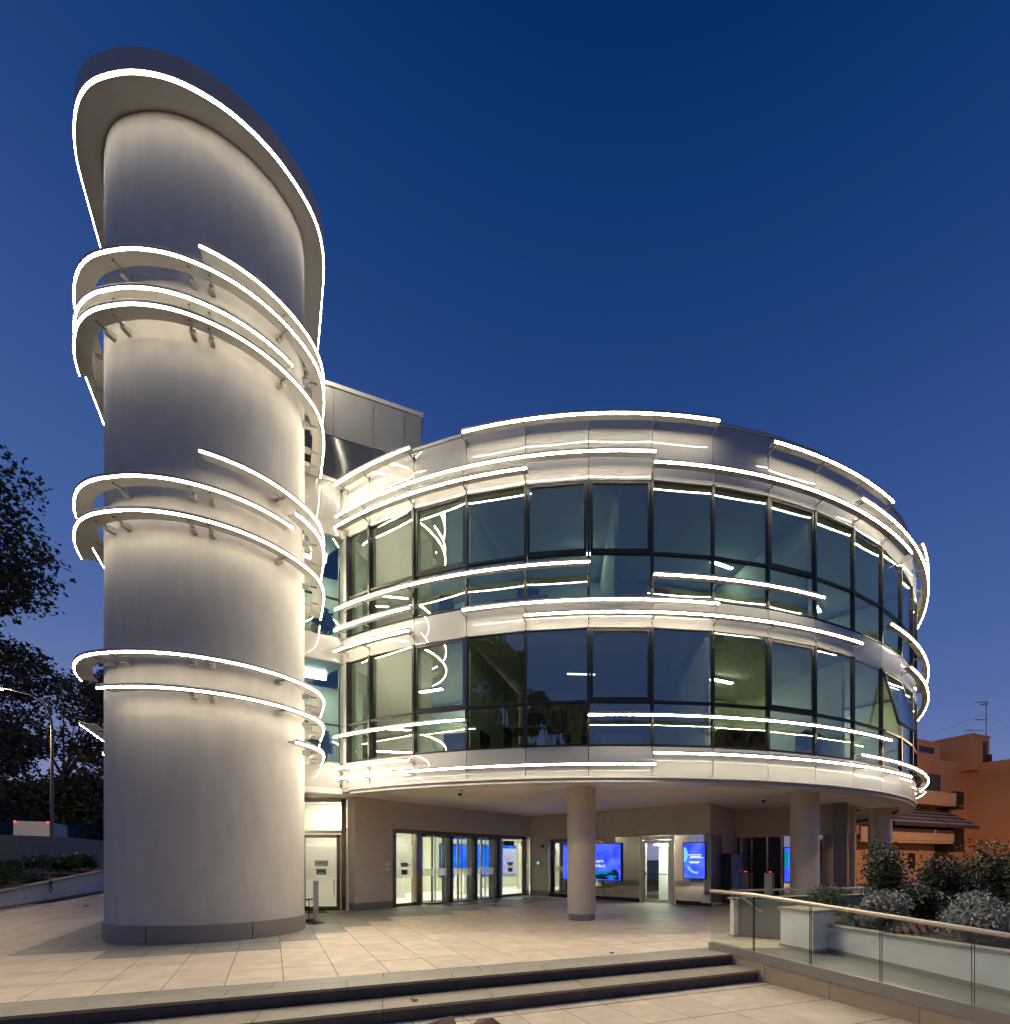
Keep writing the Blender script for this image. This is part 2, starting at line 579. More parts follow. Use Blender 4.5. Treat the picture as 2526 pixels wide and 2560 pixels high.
tile_b, tile_g = tile_mesh('tile', 'tile', .6 - .008, .772 - .013), tile_mesh('tile', 'gtile', .6 - .008, .772 - .013)
tiles = []
for i in range(-40, 30):
    for j in range(0, 28):
        c, r = C0 + CS * (i + .5), R0 + RS * (j + .5)
        p = from_cr(c, r)
        if p.y < 2 or p.y > 21 or p.x < -1.24 * p.y - .8 or p.x > 1.05 * p.y:
            continue
        if not all(inside(p + q, PLAZA) for q in (U * .27, U * -.27, V * .3)) and p.x > 0:
            continue
        if (p.x + 17.26) * .861 + (p.y - 14.5) * .509 < .25:
            continue
        # under the tower body or behind the entrance walls
        if p.x < -5 and (p.x + 6.9) ** 2 + (p.y - 9.3) ** 2 < 1.1 ** 2:
            continue
        if p.y > 12.4 + .788 / .616 * (p.x + 5.68) + 1.2 and p.x > -7.6 and p.x < -1.1:
            continue
        if p.x > -1.1 and p.y > 18.6 - .756 * (p.x + 1.08) + 1.3 and p.x < 4.75:
            continue
        vis = 1130 * .75 * .58 * 1.45 / p.y ** 3
        tiles.append((vis, p, grey_tile(p, c, r)))
tiles.sort(key=lambda t: -t[0])
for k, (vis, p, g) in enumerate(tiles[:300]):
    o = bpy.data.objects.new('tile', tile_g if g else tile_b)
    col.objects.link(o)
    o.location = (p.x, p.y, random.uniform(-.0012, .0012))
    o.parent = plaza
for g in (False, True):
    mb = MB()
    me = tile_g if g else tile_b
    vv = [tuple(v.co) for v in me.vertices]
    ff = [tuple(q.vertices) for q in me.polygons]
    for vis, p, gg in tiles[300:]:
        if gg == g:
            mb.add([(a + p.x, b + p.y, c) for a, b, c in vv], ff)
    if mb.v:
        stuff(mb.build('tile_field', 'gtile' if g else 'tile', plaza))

# two steps along the plaza front: grey border, nosing slabs, dark risers
steps = struct(MB().prism([edge_pt(-9.5, 5.22), edge_pt(2.93, 5.22), edge_pt(2.72, 5.66), edge_pt(-9.5, 5.66)], H0 - .1, -.16).build('steps', 'riser'))
MB().prism([edge_pt(-9.5, 5.68), edge_pt(2.70, 5.68), edge_pt(2.58, 6.15), edge_pt(-9.5, 6.15)], H0 - .1, -.012).build('landing_core', 'riser', steps)
for lvl, (ra, rb, z) in enumerate(((5.65, 5.915, 0.), (5.918, 6.192, -.001), (5.19, 5.645, -.150))):
    x = -9.4
    k = 0
    off = (.22, .5, .75)[lvl]
    xe = 2.70 if lvl < 2 else 2.92
    cuts = [-9.4]
    xx = -9.4 + off
    while xx < xe - .3:
        cuts.append(xx)
        xx += 1.13
    cuts.append(xe)
    for a, b in zip(cuts[:-1], cuts[1:]):
        a += .0035
        b -= .0035
        m = 'gtile' if lvl == 1 else 'tread'
        MB().prism([edge_pt(a, ra), edge_pt(b, ra), edge_pt(b - .09 * (rb - ra) * 4, rb - .003), edge_pt(a - .09 * (rb - ra) * 4, rb - .003)], z - .032, z + random.uniform(-.001, .001)).build('tread_slab' if lvl != 1 else 'border_slab', m, steps)
        if lvl != 1:
            zb = -.15 if lvl == 0 else H0
            MB().prism([edge_pt(a, ra + .012), edge_pt(b, ra + .012), edge_pt(b, ra + .03), edge_pt(a, ra + .03)], zb, z - .034).build('riser_slab', 'riser', steps)

# lower plaza with its larger tiles
lower = struct(MB().prism([(-14, -6), (12, -6), (12, 3), edge_pt(4.5, 5.3), edge_pt(-14, 5.3)], H0 - .02, H0 - .004).build('lower_plaza', 'grout'))
ltile = tile_mesh('tile', 'tile', .535 / NC.dot(U) - .007, .747 / NR.dot(V) - .012)
for i in range(-12, 12):
    for j in range(-9, 1):
        c, r = 2.88 + .535 * (i + .5), 4.983 + .747 * (j + .5)
        p = from_cr(c, r)
        if j == 0:
            continue
        if abs(p.x) > 1.35 * p.y + 1.2 or p.y < -.5 or p.x > 3.05 + (6.4 - p.y) * .55:
            continue
        o = bpy.data.objects.new('tile', ltile)
        col.objects.link(o)
        o.location = (p.x, p.y, H0 + random.uniform(-.001, .001))
        o.parent = lower
half = tile_mesh('tile', 'tile', .535 / NC.dot(U) - .007, .20 / NR.dot(V))
for i in range(-12, 8):
    p = from_cr(2.88 + .535 * (i + .5), 4.983 + .11)
    if abs(p.x) < 1.35 * p.y + 1 and p.x < 3.2:
        o = bpy.data.objects.new('tile', half)
        col.objects.link(o)
        o.location = (p.x, p.y, H0)
        o.parent = lower

# ramp to the right
ramp = struct(MB().hexa([(2.55, 7.40, H0), (4.3, 7.5, H0), (6.4, 2.2, H0), (5.2, 2.4, H0)],
                        [(2.55, 7.40, -.006), (4.3, 7.5, -.006), (6.4, 2.2, -.20), (5.2, 2.4, -.20)]).build('ramp', 'gtile'))

# distant hill and street on the left
hv, hf = [], []
n = 40
for i in range(n + 1):
    x = -2200 + i * 60
    top = 250 + 70 * math.sin(i * .35) + 30 * math.sin(i * .9 + 1)
    hv += [(x, 1500 + 100 * math.sin(i * .3), -5), (x, 1700, top)]
for i in range(n):
    hf.append((2 * i, 2 * i + 2, 2 * i + 3, 2 * i + 1))
struct(obj('hills', hv, hf, 'hill'))
struct(MB().prism([(-20.2, 13.6), (-26.5, 24.2), (-60, 80), (-120, 80), (-70, 10)], H0 - .05, .30).build('road', 'asphalt'))

# ================================================================== TOWER
tower = thing('stair_tower', 'tall pale plaster tower with rounded front wrapped in glowing light rings', 'tower', (-7.6, 9.8, 0))
def closed(d):
    q = [tuple(p) for p in ring_off(d)]
    a, b = Vector(q[-1]), Vector(q[0])
    return q + [tuple(a + Vector((-.75, .9))), tuple(b + Vector((.2, 1.3)))]
def outline_prism(d, z0, z1):
    return MB().prism(closed(d), z0, z1)
auto_smooth(outline_prism(WOFF, 0.0, 14.31).build('wall', 'plaster', tower), 40)
pl = auto_smooth(outline_prism(WOFF + .022, -.002, .315).build('plinth', 'plinth', tower), 40)
canopy = auto_smooth(outline_prism(0.0, 14.325, 14.70).build('canopy', 'canopyrim', tower), 40)
auto_smooth(outline_prism(-.035, 14.29, 14.32).build('canopy_soffit', 'alu', tower), 40)
# plinth joint covers
for q in ((-7.02, 7.62), (-8.3, 8.2), (-5.6, 8.3)):
    i = int(np.argmin(np.hypot(TWALL[:, 0] - q[0], TWALL[:, 1] - q[1])))
    p = TWALL[i] + RNRM[i] * .023
    box('plinth_joint', (p[0], p[1], .157), (.012, .004, .312), 'joint', tower, math.atan2(RT[i][1], RT[i][0]))

def strip(pts_in, pts_out, z0, z1):
    """swept rectangle between two plan polylines"""
    mb = MB()
    n = len(pts_in)
    for a, b in zip(pts_in, pts_out):
        mb.v += [(a[0], a[1], z0), (b[0], b[1], z0), (b[0], b[1], z1), (a[0], a[1], z1)]
    for i in range(n - 1):
        for k in range(4):
            mb.f.append((4 * i + k, 4 * i + (k + 1) % 4, 4 * i + 4 + (k + 1) % 4, 4 * i + 4 + k))
    mb.f += [(3, 2, 1, 0), (4 * n - 4, 4 * n - 3, 4 * n - 2, 4 * n - 1)]
    return mb

def led(pin, pout, z0, z1, m, parent):
    """LED profile: light leaves its lower and outer side, the back is metal"""
    o = strip(pin, pout, z0, z1).build('led_strip', m, parent, True)
    o.data.materials.append(M['alu'])
    for i, p in enumerate(o.data.polygons):
        if i % 4 in (2, 3) or i >= len(o.data.polygons) - 2:
            p.material_index = 1
        p.use_smooth = False
    return o

# where the ring meets the glazed link
RINGS = [  # height, start, end
    (14.305, None, None),
    (11.74, (-6.0, 7.54), (-5.60, 10.74)),
    (11.43, (-10.2, 10.4), (-5.60, 10.74)),
    (10.80, (-10.2, 10.4), (-4.965, 8.56)),
    (10.53, (-8.93, 8.42), (-5.60, 10.74)),
    (8.31, (-6.0, 7.54), (-5.60, 10.74)),
    (8.05, (-4.96, 8.60), (-5.60, 10.74)),
    (7.73, (-10.2, 10.4), (-4.965, 8.56)),
    (7.17, (-9.0, 8.54), (-5.60, 10.74)),
    (4.86, (-9.0, 8.54), (-5.60, 10.74)),
    (4.29, (-7.6, 7.42), (-5.60, 10.74)),
    (4.01, (-10.2, 10.4), (-8.95, 8.47)),
    (3.70, (-4.97, 8.60), (-5.60, 10.74)),
    (3.72, (-10.2, 10.4), (-9.68, 9.61)),
]
BRK = [-.998, -.966, -.806, -.767, -.608]
for z, a, b in RINGS:
    if a is None:
        i0, i1 = 0, len(RC)
        led(ring_off(-.023), ring_off(-.012), z - .026, z + .012, 'led', canopy)
        continue
    i0, i1 = ring_idx(a), ring_idx(b) + 1
    rg = auto_smooth(strip(ring_off(-.235, i0, i1), ring_off(-.006, i0, i1), z, z + .022).build('light_ring', 'alu', tower))
    strip(ring_off(-.005, i0, i1), ring_off(.008, i0, i1), z - .002, z + .045).build('fascia', 'fascia', rg, True)
    led(ring_off(-.019, i0, i1), ring_off(-.008, i0, i1), z - .028, z - .001, 'led', rg)
    # brackets to the wall
    ids = []
    for k in BRK:
        c = [i for i in range(i0, i1) if RC[i][1] < 9.2]
        if c:
            j = min(c, key=lambda i: abs((RC[i][0] - RNRM[i][0] * .25) / (RC[i][1] - RNRM[i][1] * .25) - k))
            if i0 + 3 < j < i1 - 3:
                ids.append(j)
    s = ring_idx((-5.06, 9.84))
    ids += [j for j in (s - 6, s + 6, s + 13) if i0 < j < i1]
    s = ring_idx((-9.2, 8.85))
    ids += [j for j in (s, s - 14) if i0 < j < i1]
    if i1 - i0 and not ids:
        ids.append((i0 + i1) // 2)
    for j in sorted(set(ids)):
        n_, t_ = RNRM[j], RT[j]
        p0 = RC[j] + n_ * (WOFF - .01)
        p1 = RC[j] + n_ * -.17
        mb = MB().seg(p0, RC[j] + n_ * -.255, z - .070, z + .025, .075)
        mb.seg(RC[j] + n_ * -.27, RC[j] + n_ * -.12, z - .028, z - .003, .035)
        mb.build('bracket', 'bracket', rg)

# ================================================================== OFFICE DRUM
RD = 12.8
DC = Vector((.098 * RD, 1.731 * RD))
PH0, DPH = -.459, .103
def dp(ph, r=RD):
    return Vector((DC.x + r * math.sin(ph), DC.y - r * math.cos(ph)))
office = thing('office_building', 'curved office building with dark glass bands and white panels lit by light rails', 'building', (DC.x, DC.y, 0))
KMAX = 19
PHL = R_(-29.7)
edges = [PHL] + [PH0 + DPH * k for k in range(0, KMAX + 1)]
ZB = [3.205, 3.82, 4.73, 6.26, 6.88, 7.81, 9.32, 10.60]

def facet(name, pa, pb, z0, z1, m, gap, depth0, depth1, parent=office, jit=0.):
    """flat plate between two plan points; depth0 back, depth1 front (outwards)"""
    d = (pb - pa).normalized()
    n = Vector((d.y, -d.x))
    a, b = pa + d * gap, pb - d * gap
    j = [random.uniform(-jit, jit) for _ in range(4)]
    if name == 'window_pane':
        left = pb.x < -1.9
        if left:
            j = [j[0] - .042, j[1] + .036, j[2] + .036, j[3] - .042]
        bow = random.uniform(.0005, .0025)
        nu, nv = 10, 8
        v, f = [], []
        for iv in range(nv + 1):
            for iu in range(nu + 1):
                u, w = iu / nu, iv / nv
                e = (j[0] * (1 - u) + j[1] * u) * (1 - w) + (j[3] * (1 - u) + j[2] * u) * w
                e -= bow * (1 - (2 * u - 1) ** 2) * (1 - abs(2 * w - 1) ** 4)
                v.append((*(a.lerp(b, u) + n * (depth1 + e)), z0 + (z1 - z0) * w))
        for iv in range(nv):
            for iu in range(nu):
                k = iv * (nu + 1) + iu
                f.append((k, k + 1, k + nu + 2, k + nu + 1))
        N_ = len(v)
        v += [tuple(Vector(p) + Vector((n.x, n.y, 0)) * (depth0 - depth1)) for p in v]
        f += [tuple(q + N_ for q in reversed(x)) for x in f]
        rim = [iu for iu in range(nu)] + [nu + iv * (nu + 1) for iv in range(nv)] + [nv * (nu + 1) + iu for iu in range(nu, 0, -1)] + [iv * (nu + 1) for iv in range(nv, 0, -1)]
        f += [(rim[x], N_ + rim[x], N_ + rim[(x + 1) % len(rim)], rim[(x + 1) % len(rim)]) for x in range(len(rim))]
        o = obj(name, v, f, m, parent)
        return auto_smooth(o, 30)
    q = [(a, z0, j[0]), (b, z0, j[1]), (b, z1, j[2]), (a, z1, j[3])]
    v = [(*(p + n * (depth1 + e)), z) for p, z, e in q] + [(*(p + n * (depth0 + e)), z) for p, z, e in q]
    f = [(0, 1, 2, 3), (7, 6, 5, 4), (0, 4, 5, 1), (1, 5, 6, 2), (2, 6, 7, 3), (3, 7, 4, 0)]
    return obj(name, v, f, m, parent)

OPENERS = {(2, 0), (5, 0), (8, 0), (11, 0), (2, 1), (5, 1), (8, 1), (4, 1), (14, 0), (14, 1)}
for i in range(len(edges) - 1):
    pa, pb = dp(edges[i]), dp(edges[i + 1])
    g = .007
    facet('facade_panel', pa, pb, 3.205, 3.81, 'panel', g, -.03, .012, jit=.0005)
    facet('facade_panel', pa, pb, 6.27, 6.87, 'panel', g, -.03, .012, jit=.0005)
    facet('facade_panel', pa, pb, 9.33, 10.60, 'panel', g, -.03, .012, jit=.0005)
    for st, (z0, zt, z1) in enumerate(((3.82, 4.73, 6.26), (6.88, 7.81, 9.32))):
        facet('window_pane', pa, pb, z0 + .03, zt - .03, 'glass', .03, -.012, -.004, jit=.002)
        if (i, st) == (11, 0):
            # top hung sash standing open
            d = (pb - pa).normalized()
            n2 = Vector((d.y, -d.x))
            piv = Vector((0, 0, z1 - .05))
            ang = R_(13)
            a, b = pa + d * .05, pb - d * .05
            def sw(p, dz, off):
                h = -dz
                q = p + n2 * (math.sin(ang) * h + off * math.cos(ang) + .03)
                return (q.x, q.y, z1 - .05 - math.cos(ang) * h + off * math.sin(ang))
            H = z1 - zt - .10
            sash = None
            mb = MB()
            w = .06
            def bar(p, q, za, zb):
                mb.hexa([sw(p, za, .02), sw(q, za, .02), sw(q, za, -.03), sw(p, za, -.03)], [sw(p, zb, .02), sw(q, zb, .02), sw(q, zb, -.03), sw(p, zb, -.03)])
            bar(a, b, -H, -H + w)
            bar(a, b, -w, 0)
            bar(a, a + d * w, -H, 0)
            bar(b - d * w, b, -H, 0)
            sash = mb.build('open_sash', 'frame', office)
            sash['label'] = 'top hung window sash standing open above the lower light rail'
            mb = MB()
            bar(a + d * w, b - d * w, -H + w, -w)
            mb.build('pane', 'glass', sash)
            fr = MB()
            for (p, q, za, zb) in ((pa, pa + d * .035, zt, z1), (pb - d * .035, pb, zt, z1)):
                fr.seg(p, q, za, zb, .07)
            fr.build('window_frame', 'roomwhite', office)
        else:
            facet('window_pane', pa, pb, zt + .03, z1 - .02, 'glass', .03, -.012, -.004, jit=.003)
            if (i, st) in OPENERS:
                d = (pb - pa).normalized()
                n2 = Vector((d.y, -d.x))
                mb = MB()
                a, b = pa + d * .036, pb - d * .036
                w = .055
                for (p, q, za, zb) in ((a, b, zt + .034, zt + .034 + w), (a, b, z1 - .02 - w, z1 - .02), (a, a + d * w, zt + .034 + w, z1 - .02 - w), (b - d * w, b, zt + .034 + w, z1 - .02 - w)):
                    mb.seg(p, q, za, zb, .03, -.006)
                mb.build('sash_frame', 'frame', office)
        mb = MB().seg(pa + (pb - pa) * .028, pb - (pb - pa) * .028, zt - .028, zt + .028, .06)
        mb.build('transom', 'frame', office)
        MB().seg(pa + (pb - pa) * .028, pb - (pb - pa) * .028, z0 + .001, z0 + .028, .05).build('window_sill', 'frame', office)
for e in edges:
    p = dp(e)
    a = math.atan2(math.sin(e), -math.cos(e)) + math.pi / 2
    for z0, z1 in ((3.815, 6.265), (6.875, 9.325)):
        q = dp(e, RD - .005)
        box('mullion', (q.x, q.y, (z0 + z1) / 2), (.056, .085 if e > -.26 else .12, z1 - z0), 'frame', office, e)
# dark backing behind the panel joints, coping and the drip edge under the drum
fine = np.linspace(PHL, edges[-1], 90)
def arc(r, phs):
    return [tuple(dp(p, r)) for p in phs]
edarr = [PHL] + list(edges[1:])
for z0, z1 in ((3.20, 3.815), (6.265, 6.875), (9.325, 10.6)):
    strip(arc(RD - .09, edarr), arc(RD - .035, edarr), z0, z1).build('panel_backing', 'joint', office)
strip(arc(RD - .25, edarr), arc(RD + .035, edarr), 10.605, 10.66).build('coping', 'alu', office)
strip(arc(RD - .25, edarr), arc(RD + .0, edarr), 10.66, 10.71).build('coping_upstand', 'fascia', office)
auto_smooth(strip(arc(RD - .20, fine), arc(RD + .030, fine), 3.150, 3.198).build('drip_edge', 'alu', office))
auto_smooth(strip(arc(RD - .16, fine), arc(RD - .015, fine), 3.115, 3.150).build('drip_recess', 'fascia', office))
auto_smooth(strip(arc(RD - .42, fine), arc(RD - .03, fine), 3.070, 3.115).build('drip_edge', 'alu', office))
# end pillar beside the link
pe0, pe1 = dp(PHL), dp(R_(-31.6))
MB().prism([tuple(pe0 + Vector((0, 0))), tuple(dp(PHL, RD - .25)), tuple(dp(R_(-31.6), RD - .25)), tuple(pe1)], 3.12, 10.65).build('end_pillar', 'panel', office)
for z in (3.2, 3.815, 4.73, 6.265, 6.875, 7.81, 9.325):
    MB().seg(pe1 * 1.0 + (pe0 - pe1) * .02, pe0 - (pe0 - pe1) * .02, z, z + .009, .004, -.002).build('pillar_joint', 'joint', office)

# floors, roof, soffit
full = np.linspace(0, 2 * math.pi, 121)[:-1]
def disc(r, z0, z1, nm, m):
    return auto_smooth(MB().prism([tuple(dp(p, r)) for p in full], z0, z1).build(nm, m, office))
disc(RD - .30, 3.225, 3.30, 'soffit', 'soffit')
disc(RD - .12, 3.31, 3.80, 'floor_slab', 'roomfloor')
disc(RD - .12, 6.27, 6.86, 'floor_slab', 'ceil')
disc(RD - .12, 9.36, 10.35, 'roof', 'ceil')
for i, zz in enumerate((3.80, 6.86)):
    auto_smooth(MB().prism([tuple(dp(p, 9.4)) for p in full], zz + .001, zz + 2.42).build('core_wall', 'roomwall', office))
    for ph in ((-.256, .155, .46, .80) if i == 0 else (-.256, .0, .36, .80)):
        a, b = dp(ph, 9.45), dp(ph, RD - .16)
        MB().seg(a, b, zz + .002, zz + 2.41, .09).build('partition', 'roomwall', office)

# light rails on the facade
RAILS = [  # height, start and end angle in degrees
    (10.44, -30.3, -19.9), (10.42, -14.3, 9.1), (10.24, 14.6, 32.4),
    (9.67, -30.0, 3.2), (9.46, 3.05, 37.7), (9.78, 26.1, 64.5), (10.22, 42.5, 66),
    (9.43, -30.2, -8.2), (7.45, -30.1, -2.6), (7.20, 3.0, 20.6), (6.96, -30.3, -19.9),
    (6.69, -14.3, 9.05), (6.46, -30.3, -19.9), (6.44, -8.4, 26.2), (7.22, 31.7, 60), (6.46, 37.1, 66),
    (4.40, -30.3, -14.1), (4.375, -2.75, 31.8), (3.64, -30.3, -19.9), (3.39, -30.1, 3.2), (3.615, 3.0, 37.4),
    (3.88, 26.0, 61.0), (3.70, 56.5, 66)]
RL = RD + .32
for z, a, b in RAILS:
    ph = np.linspace(R_(a), R_(b), max(6, int((b - a) / 1.0)))
    rl = auto_smooth(strip(arc(RL - .175, ph), arc(RL - .006, ph), z, z + .020).build('light_rail', 'alu', office))
    strip(arc(RL - .005, ph), arc(RL + .007, ph), z - .002, z + .036).build('fascia', 'fascia', rl, True)
    led(arc(RL - .026, ph), arc(RL - .008, ph), z - .028, z - .001, 'raill', rl)
    for e in (ph[0], ph[-1]):
        q = dp(e, RL - .019)
        MB().box((q.x, q.y, z - .013), (.012, .032, .034), e).build('end_cap', 'bracket', rl)
    for e in edges:
        if R_(a) - .02 < e < R_(b) + .02:
            p0, p1 = dp(e, RD + .014), dp(e, RL - .06)
            mb = MB().seg(p0, p1, z - .032, z - .002, .022)
            mb.seg(p0, dp(e, RD + .05), z - .07, z + .05, .03)
            mb.build('bracket', 'bracket', rl)

# glazed link between drum and tower
LK = Wall((-6.02, 10.63), 59.0)
LT = (Vector(pe1) - LK.p).dot(LK.d) + .02
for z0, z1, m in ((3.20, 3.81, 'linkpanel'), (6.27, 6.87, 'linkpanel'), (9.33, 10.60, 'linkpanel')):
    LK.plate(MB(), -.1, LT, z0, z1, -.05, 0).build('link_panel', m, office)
for z0, zt, z1 in ((3.82, 4.73, 6.26), (6.88, 7.81, 9.32)):
    LK.plate(MB(), -.1, LT - .02, z0 + .02, zt - .02, -.03, -.02).build('window_pane', 'glass', office)
    LK.plate(MB(), -.1, LT - .02, zt + .02, z1 - .02, -.03, -.02).build('window_pane', 'glass', office)
    LK.plate(MB(), -.1, LT, zt - .018, zt + .018, -.05, .004).build('transom', 'frame', office)
    LK.plate(MB(), LT - .022, LT, z0, z1, -.05, .006).build('mullion', 'frame', office)
LK.plate(MB(), -.1, LT + .05, 3.06, 3.195, -.3, .02).build('link_drip_edge', 'alu', office)
LK.plate(MB(), -.1, LT + .05, 10.605, 10.70, -.3, .03).build('coping', 'alu', office)
for zz in (3.81, 6.87):
    LK.plate(MB(), -.15, 1.6, zz, zz + 2.45, -2.0, -1.9).build('link_back_wall', 'roomwhite', office)
LK.plate(MB(), -.15, LT + .1, 3.3, 3.80, -3, -.06).build('link_floor', 'roomfloor', office)
LK.plate(MB(), -.15, LT + .1, 6.27, 6.86, -3, -.06).build('link_floor', 'roomfloor', office)
LK.plate(MB(), -.15, LT + .1, 9.36, 10.5, -3, -.06).build('link_roof', 'ceil', office)

for zz in (6.2, 9.3):
    LK.plate(MB(), .1, .6, zz, zz + .03, -1.2, -.9).build('assumed_link_light', 'dimlamp', office)  # assumed ceiling lamps, added so the link windows look lit

# rooftop stair block behind the link
RB = Wall((-6.9, 11.84), 69.0)
bl = RB.plate(MB(), -.6, 3.22, 10.36, 14.22, -4.2, -.02).build('stair_block', 'greypanel', office)
xs = [-.6, .05, .95, 1.95, 2.75, 3.22]
for a, b in zip(xs[:-1], xs[1:]):
    RB.plate(MB(), a + .008, b - .008, 12.86, 14.15, -.018, .012).build('cladding_panel', 'greypanel', bl)
    RB.plate(MB(), a + .008, b - .008, 10.4, 12.83, -.018, .006).build('cladding_pane', 'darkglass', bl)
RB.plate(MB(), -.65, 3.27, 14.16, 14.27, -4.25, .05).build('block_coping', 'alu', bl)

# columns
for (x, y, r) in ((.60, 11.05, .345), (6.55, 11.95, .345), (11.15, 15.6, .345), (-11.0, 17.5, .345)):
    c = auto_smooth(MB().lathe((x, y, 0), [(r, .155), (r, 3.226)], 40).build('column', 'colpaint', office))
    auto_smooth(MB().lathe((x, y, 0), [(r - .018, -.002), (r - .018, .153)], 40).build('column_base', 'skirt', c))

# ------------------------------------------------------------------ ground floor walls
W1 = Wall((-5.68, 12.72), 38.0)
W2 = Wall((-1.10, 18.45), 127.1)
W3 = Wall((4.75, 14.02), 37.1)
W4 = Wall((6.41, 16.15), 127.1)
ZS = 3.224
W1.plate(MB(), 0, 1.17, .22, ZS, -.36, 0).build('entrance_wall', 'taupe', office)
W1.plate(MB(), -.004, 1.17, -.002, .22, -.364, .006).build('skirting', 'skirt', office)
W1.plate(MB(), 1.17, 7.5, 2.40, ZS, -.36, 0).build('entrance_wall', 'taupe', office)
W2.plate(MB(), 0.0, 7.31, 2.26, ZS, -.3, 0).build('entrance_wall', 'taupe', office)
W2.plate(MB(), 0.0, .95, .22, 2.26, -.3, -.001).build('entrance_wall', 'taupe', office)
W2.plate(MB(), 0.0, .95, -.002, .22, -.3, .006).build('skirting', 'skirt', office)
W3.plate(MB(), 0.0, 2.75, 2.26, ZS, -.3, 0).build('entrance_wall', 'taupe', office)
W3.plate(MB(), 1.15, 2.75, -.002, 2.26, -.3, 0).build('entrance_wall', 'taupe', office)
W4.plate(MB(), 0, 3.0, 2.26, ZS, -.3, 0).build('entrance_wall', 'taupe', office)
# mirror steel cladding on the banking front
for a, b in ((.97, 2.2), (2.22, 3.5), (3.52, 4.93)):
    W2.plate(MB(), a, b, .14, 2.25, -.28, .02).build('mirror_panel', 'mirror', office)
W2.plate(MB(), 6.20, 7.33, .14, 2.25, -.28, .02).build('mirror_panel', 'mirror', office)
W2.plate(MB(), .97, 4.93, -.002, .137, -.28, -.06).build('mirror_plinth', 'black', office)
W2.plate(MB(), 6.20, 7.31, -.002, .137, -.28, -.06).build('mirror_plinth', 'black', office)
W3.plate(MB(), .02, 1.12, .10, 2.25, -.28, .02).build('steel_panel', 'steel', office)
for a, b in ((1.55, 2.25), (2.27, 2.97)):
    W4.plate(MB(), a, b, .10, 2.25, -.28, .02).build('mirror_panel', 'mirror', office)
W4.plate(MB(), .0, 1.52, .0, 2.26, -.9, -.8).build('dark_doorway', 'black', office)
for a in (.02, .5, 1.0, 1.45):
    W4.plate(MB(), a, a + .06, 0, 2.25, -.1, .02).build('doorway_post', 'bronze', office)
W4.plate(MB(), 3.0, 3.36, 0.0, ZS, -.25, .3).build('square_pillar', 'skirt', office)
MB().box((9.75, 14.9, 1.6), (.16, .16, 3.25), R_(37)).build('slender_post', 'colpaint', office)

# self service door in the mirror front
sd = W2.plate(MB(), 4.95, 5.05, 0, 2.25, -.1, .05).build('service_door', 'steel', office)
for a, b, z0, z1 in ((5.05, 6.08, 2.12, 2.25), (6.08, 6.18, 0, 2.25), (5.06, 5.16, .02, 2.1), (5.97, 6.07, .02, 2.1), (5.16, 5.97, .02, .13), (5.16, 5.97, 2.0, 2.1)):
    W2.plate(MB(), a, b, z0, z1, -.08, .05 if z0 == 0 else .03).build('door_frame', 'steel', sd)
W2.plate(MB(), 5.165, 5.965, .135, 1.995, -.02, -.012).build('door_pane', 'clear', sd)
MB().tube([W2.P(5.16, .98, .09), W2.P(5.97, .98, .09)], .018).build('push_bar', 'black', sd)
MB().tube([W2.P(5.12, .75, .10), W2.P(5.2, .95, .12), W2.P(5.12, 1.12, .10)], .02).build('door_handle', 'black', sd)
W2.plate(MB(), 4.95, 6.2, 0, 2.25, -1.6, -1.5).build('lobby_wall', 'roomwhite', sd)
text('lettering', 'BANCOMAT  3', .13, W2.P(5.55, .28, -.008), W2.d, 'printwhite', sd)
text('lettering', 'AREA SELF', .075, W2.P(5.45, 1.50, -.008), W2.d, 'printwhite', sd)
W2.plate(MB(), 5.3, 5.8, 1.95, 1.97, -1.2, -.3).build('door_lamp', 'dimlamp', sd)

# revolving doors in the entrance wall
TOPZ = 2.39
rv = W1.plate(MB(), 1.175, 7.45, 2.27, 2.395, -.34, -.03).build('revolving_door', 'bronze', office)
for a, w, m in ((1.175, .13, 'bronze'), (2.02, .20, 'bronze'), (5.75, .10, 'steel'), (6.95, .45, 'mirror')):
    W1.plate(MB(), a, a + w, 0, 2.27, -.3, -.02).build('door_post', m, rv)
W1.plate(MB(), 1.31, 2.01, .0, .10, -.2, -.1).build('door_rail', 'bronze', rv)
W1.plate(MB(), 5.86, 6.94, .0, .10, -.2, -.1).build('door_rail', 'bronze', rv)
W1.plate(MB(), 1.31, 2.01, .10, 2.27, -.16, -.15).build('door_pane', 'clear', rv)
W1.plate(MB(), 5.86, 6.94, .10, 2.27, -.16, -.15).build('door_pane', 'clear', rv)
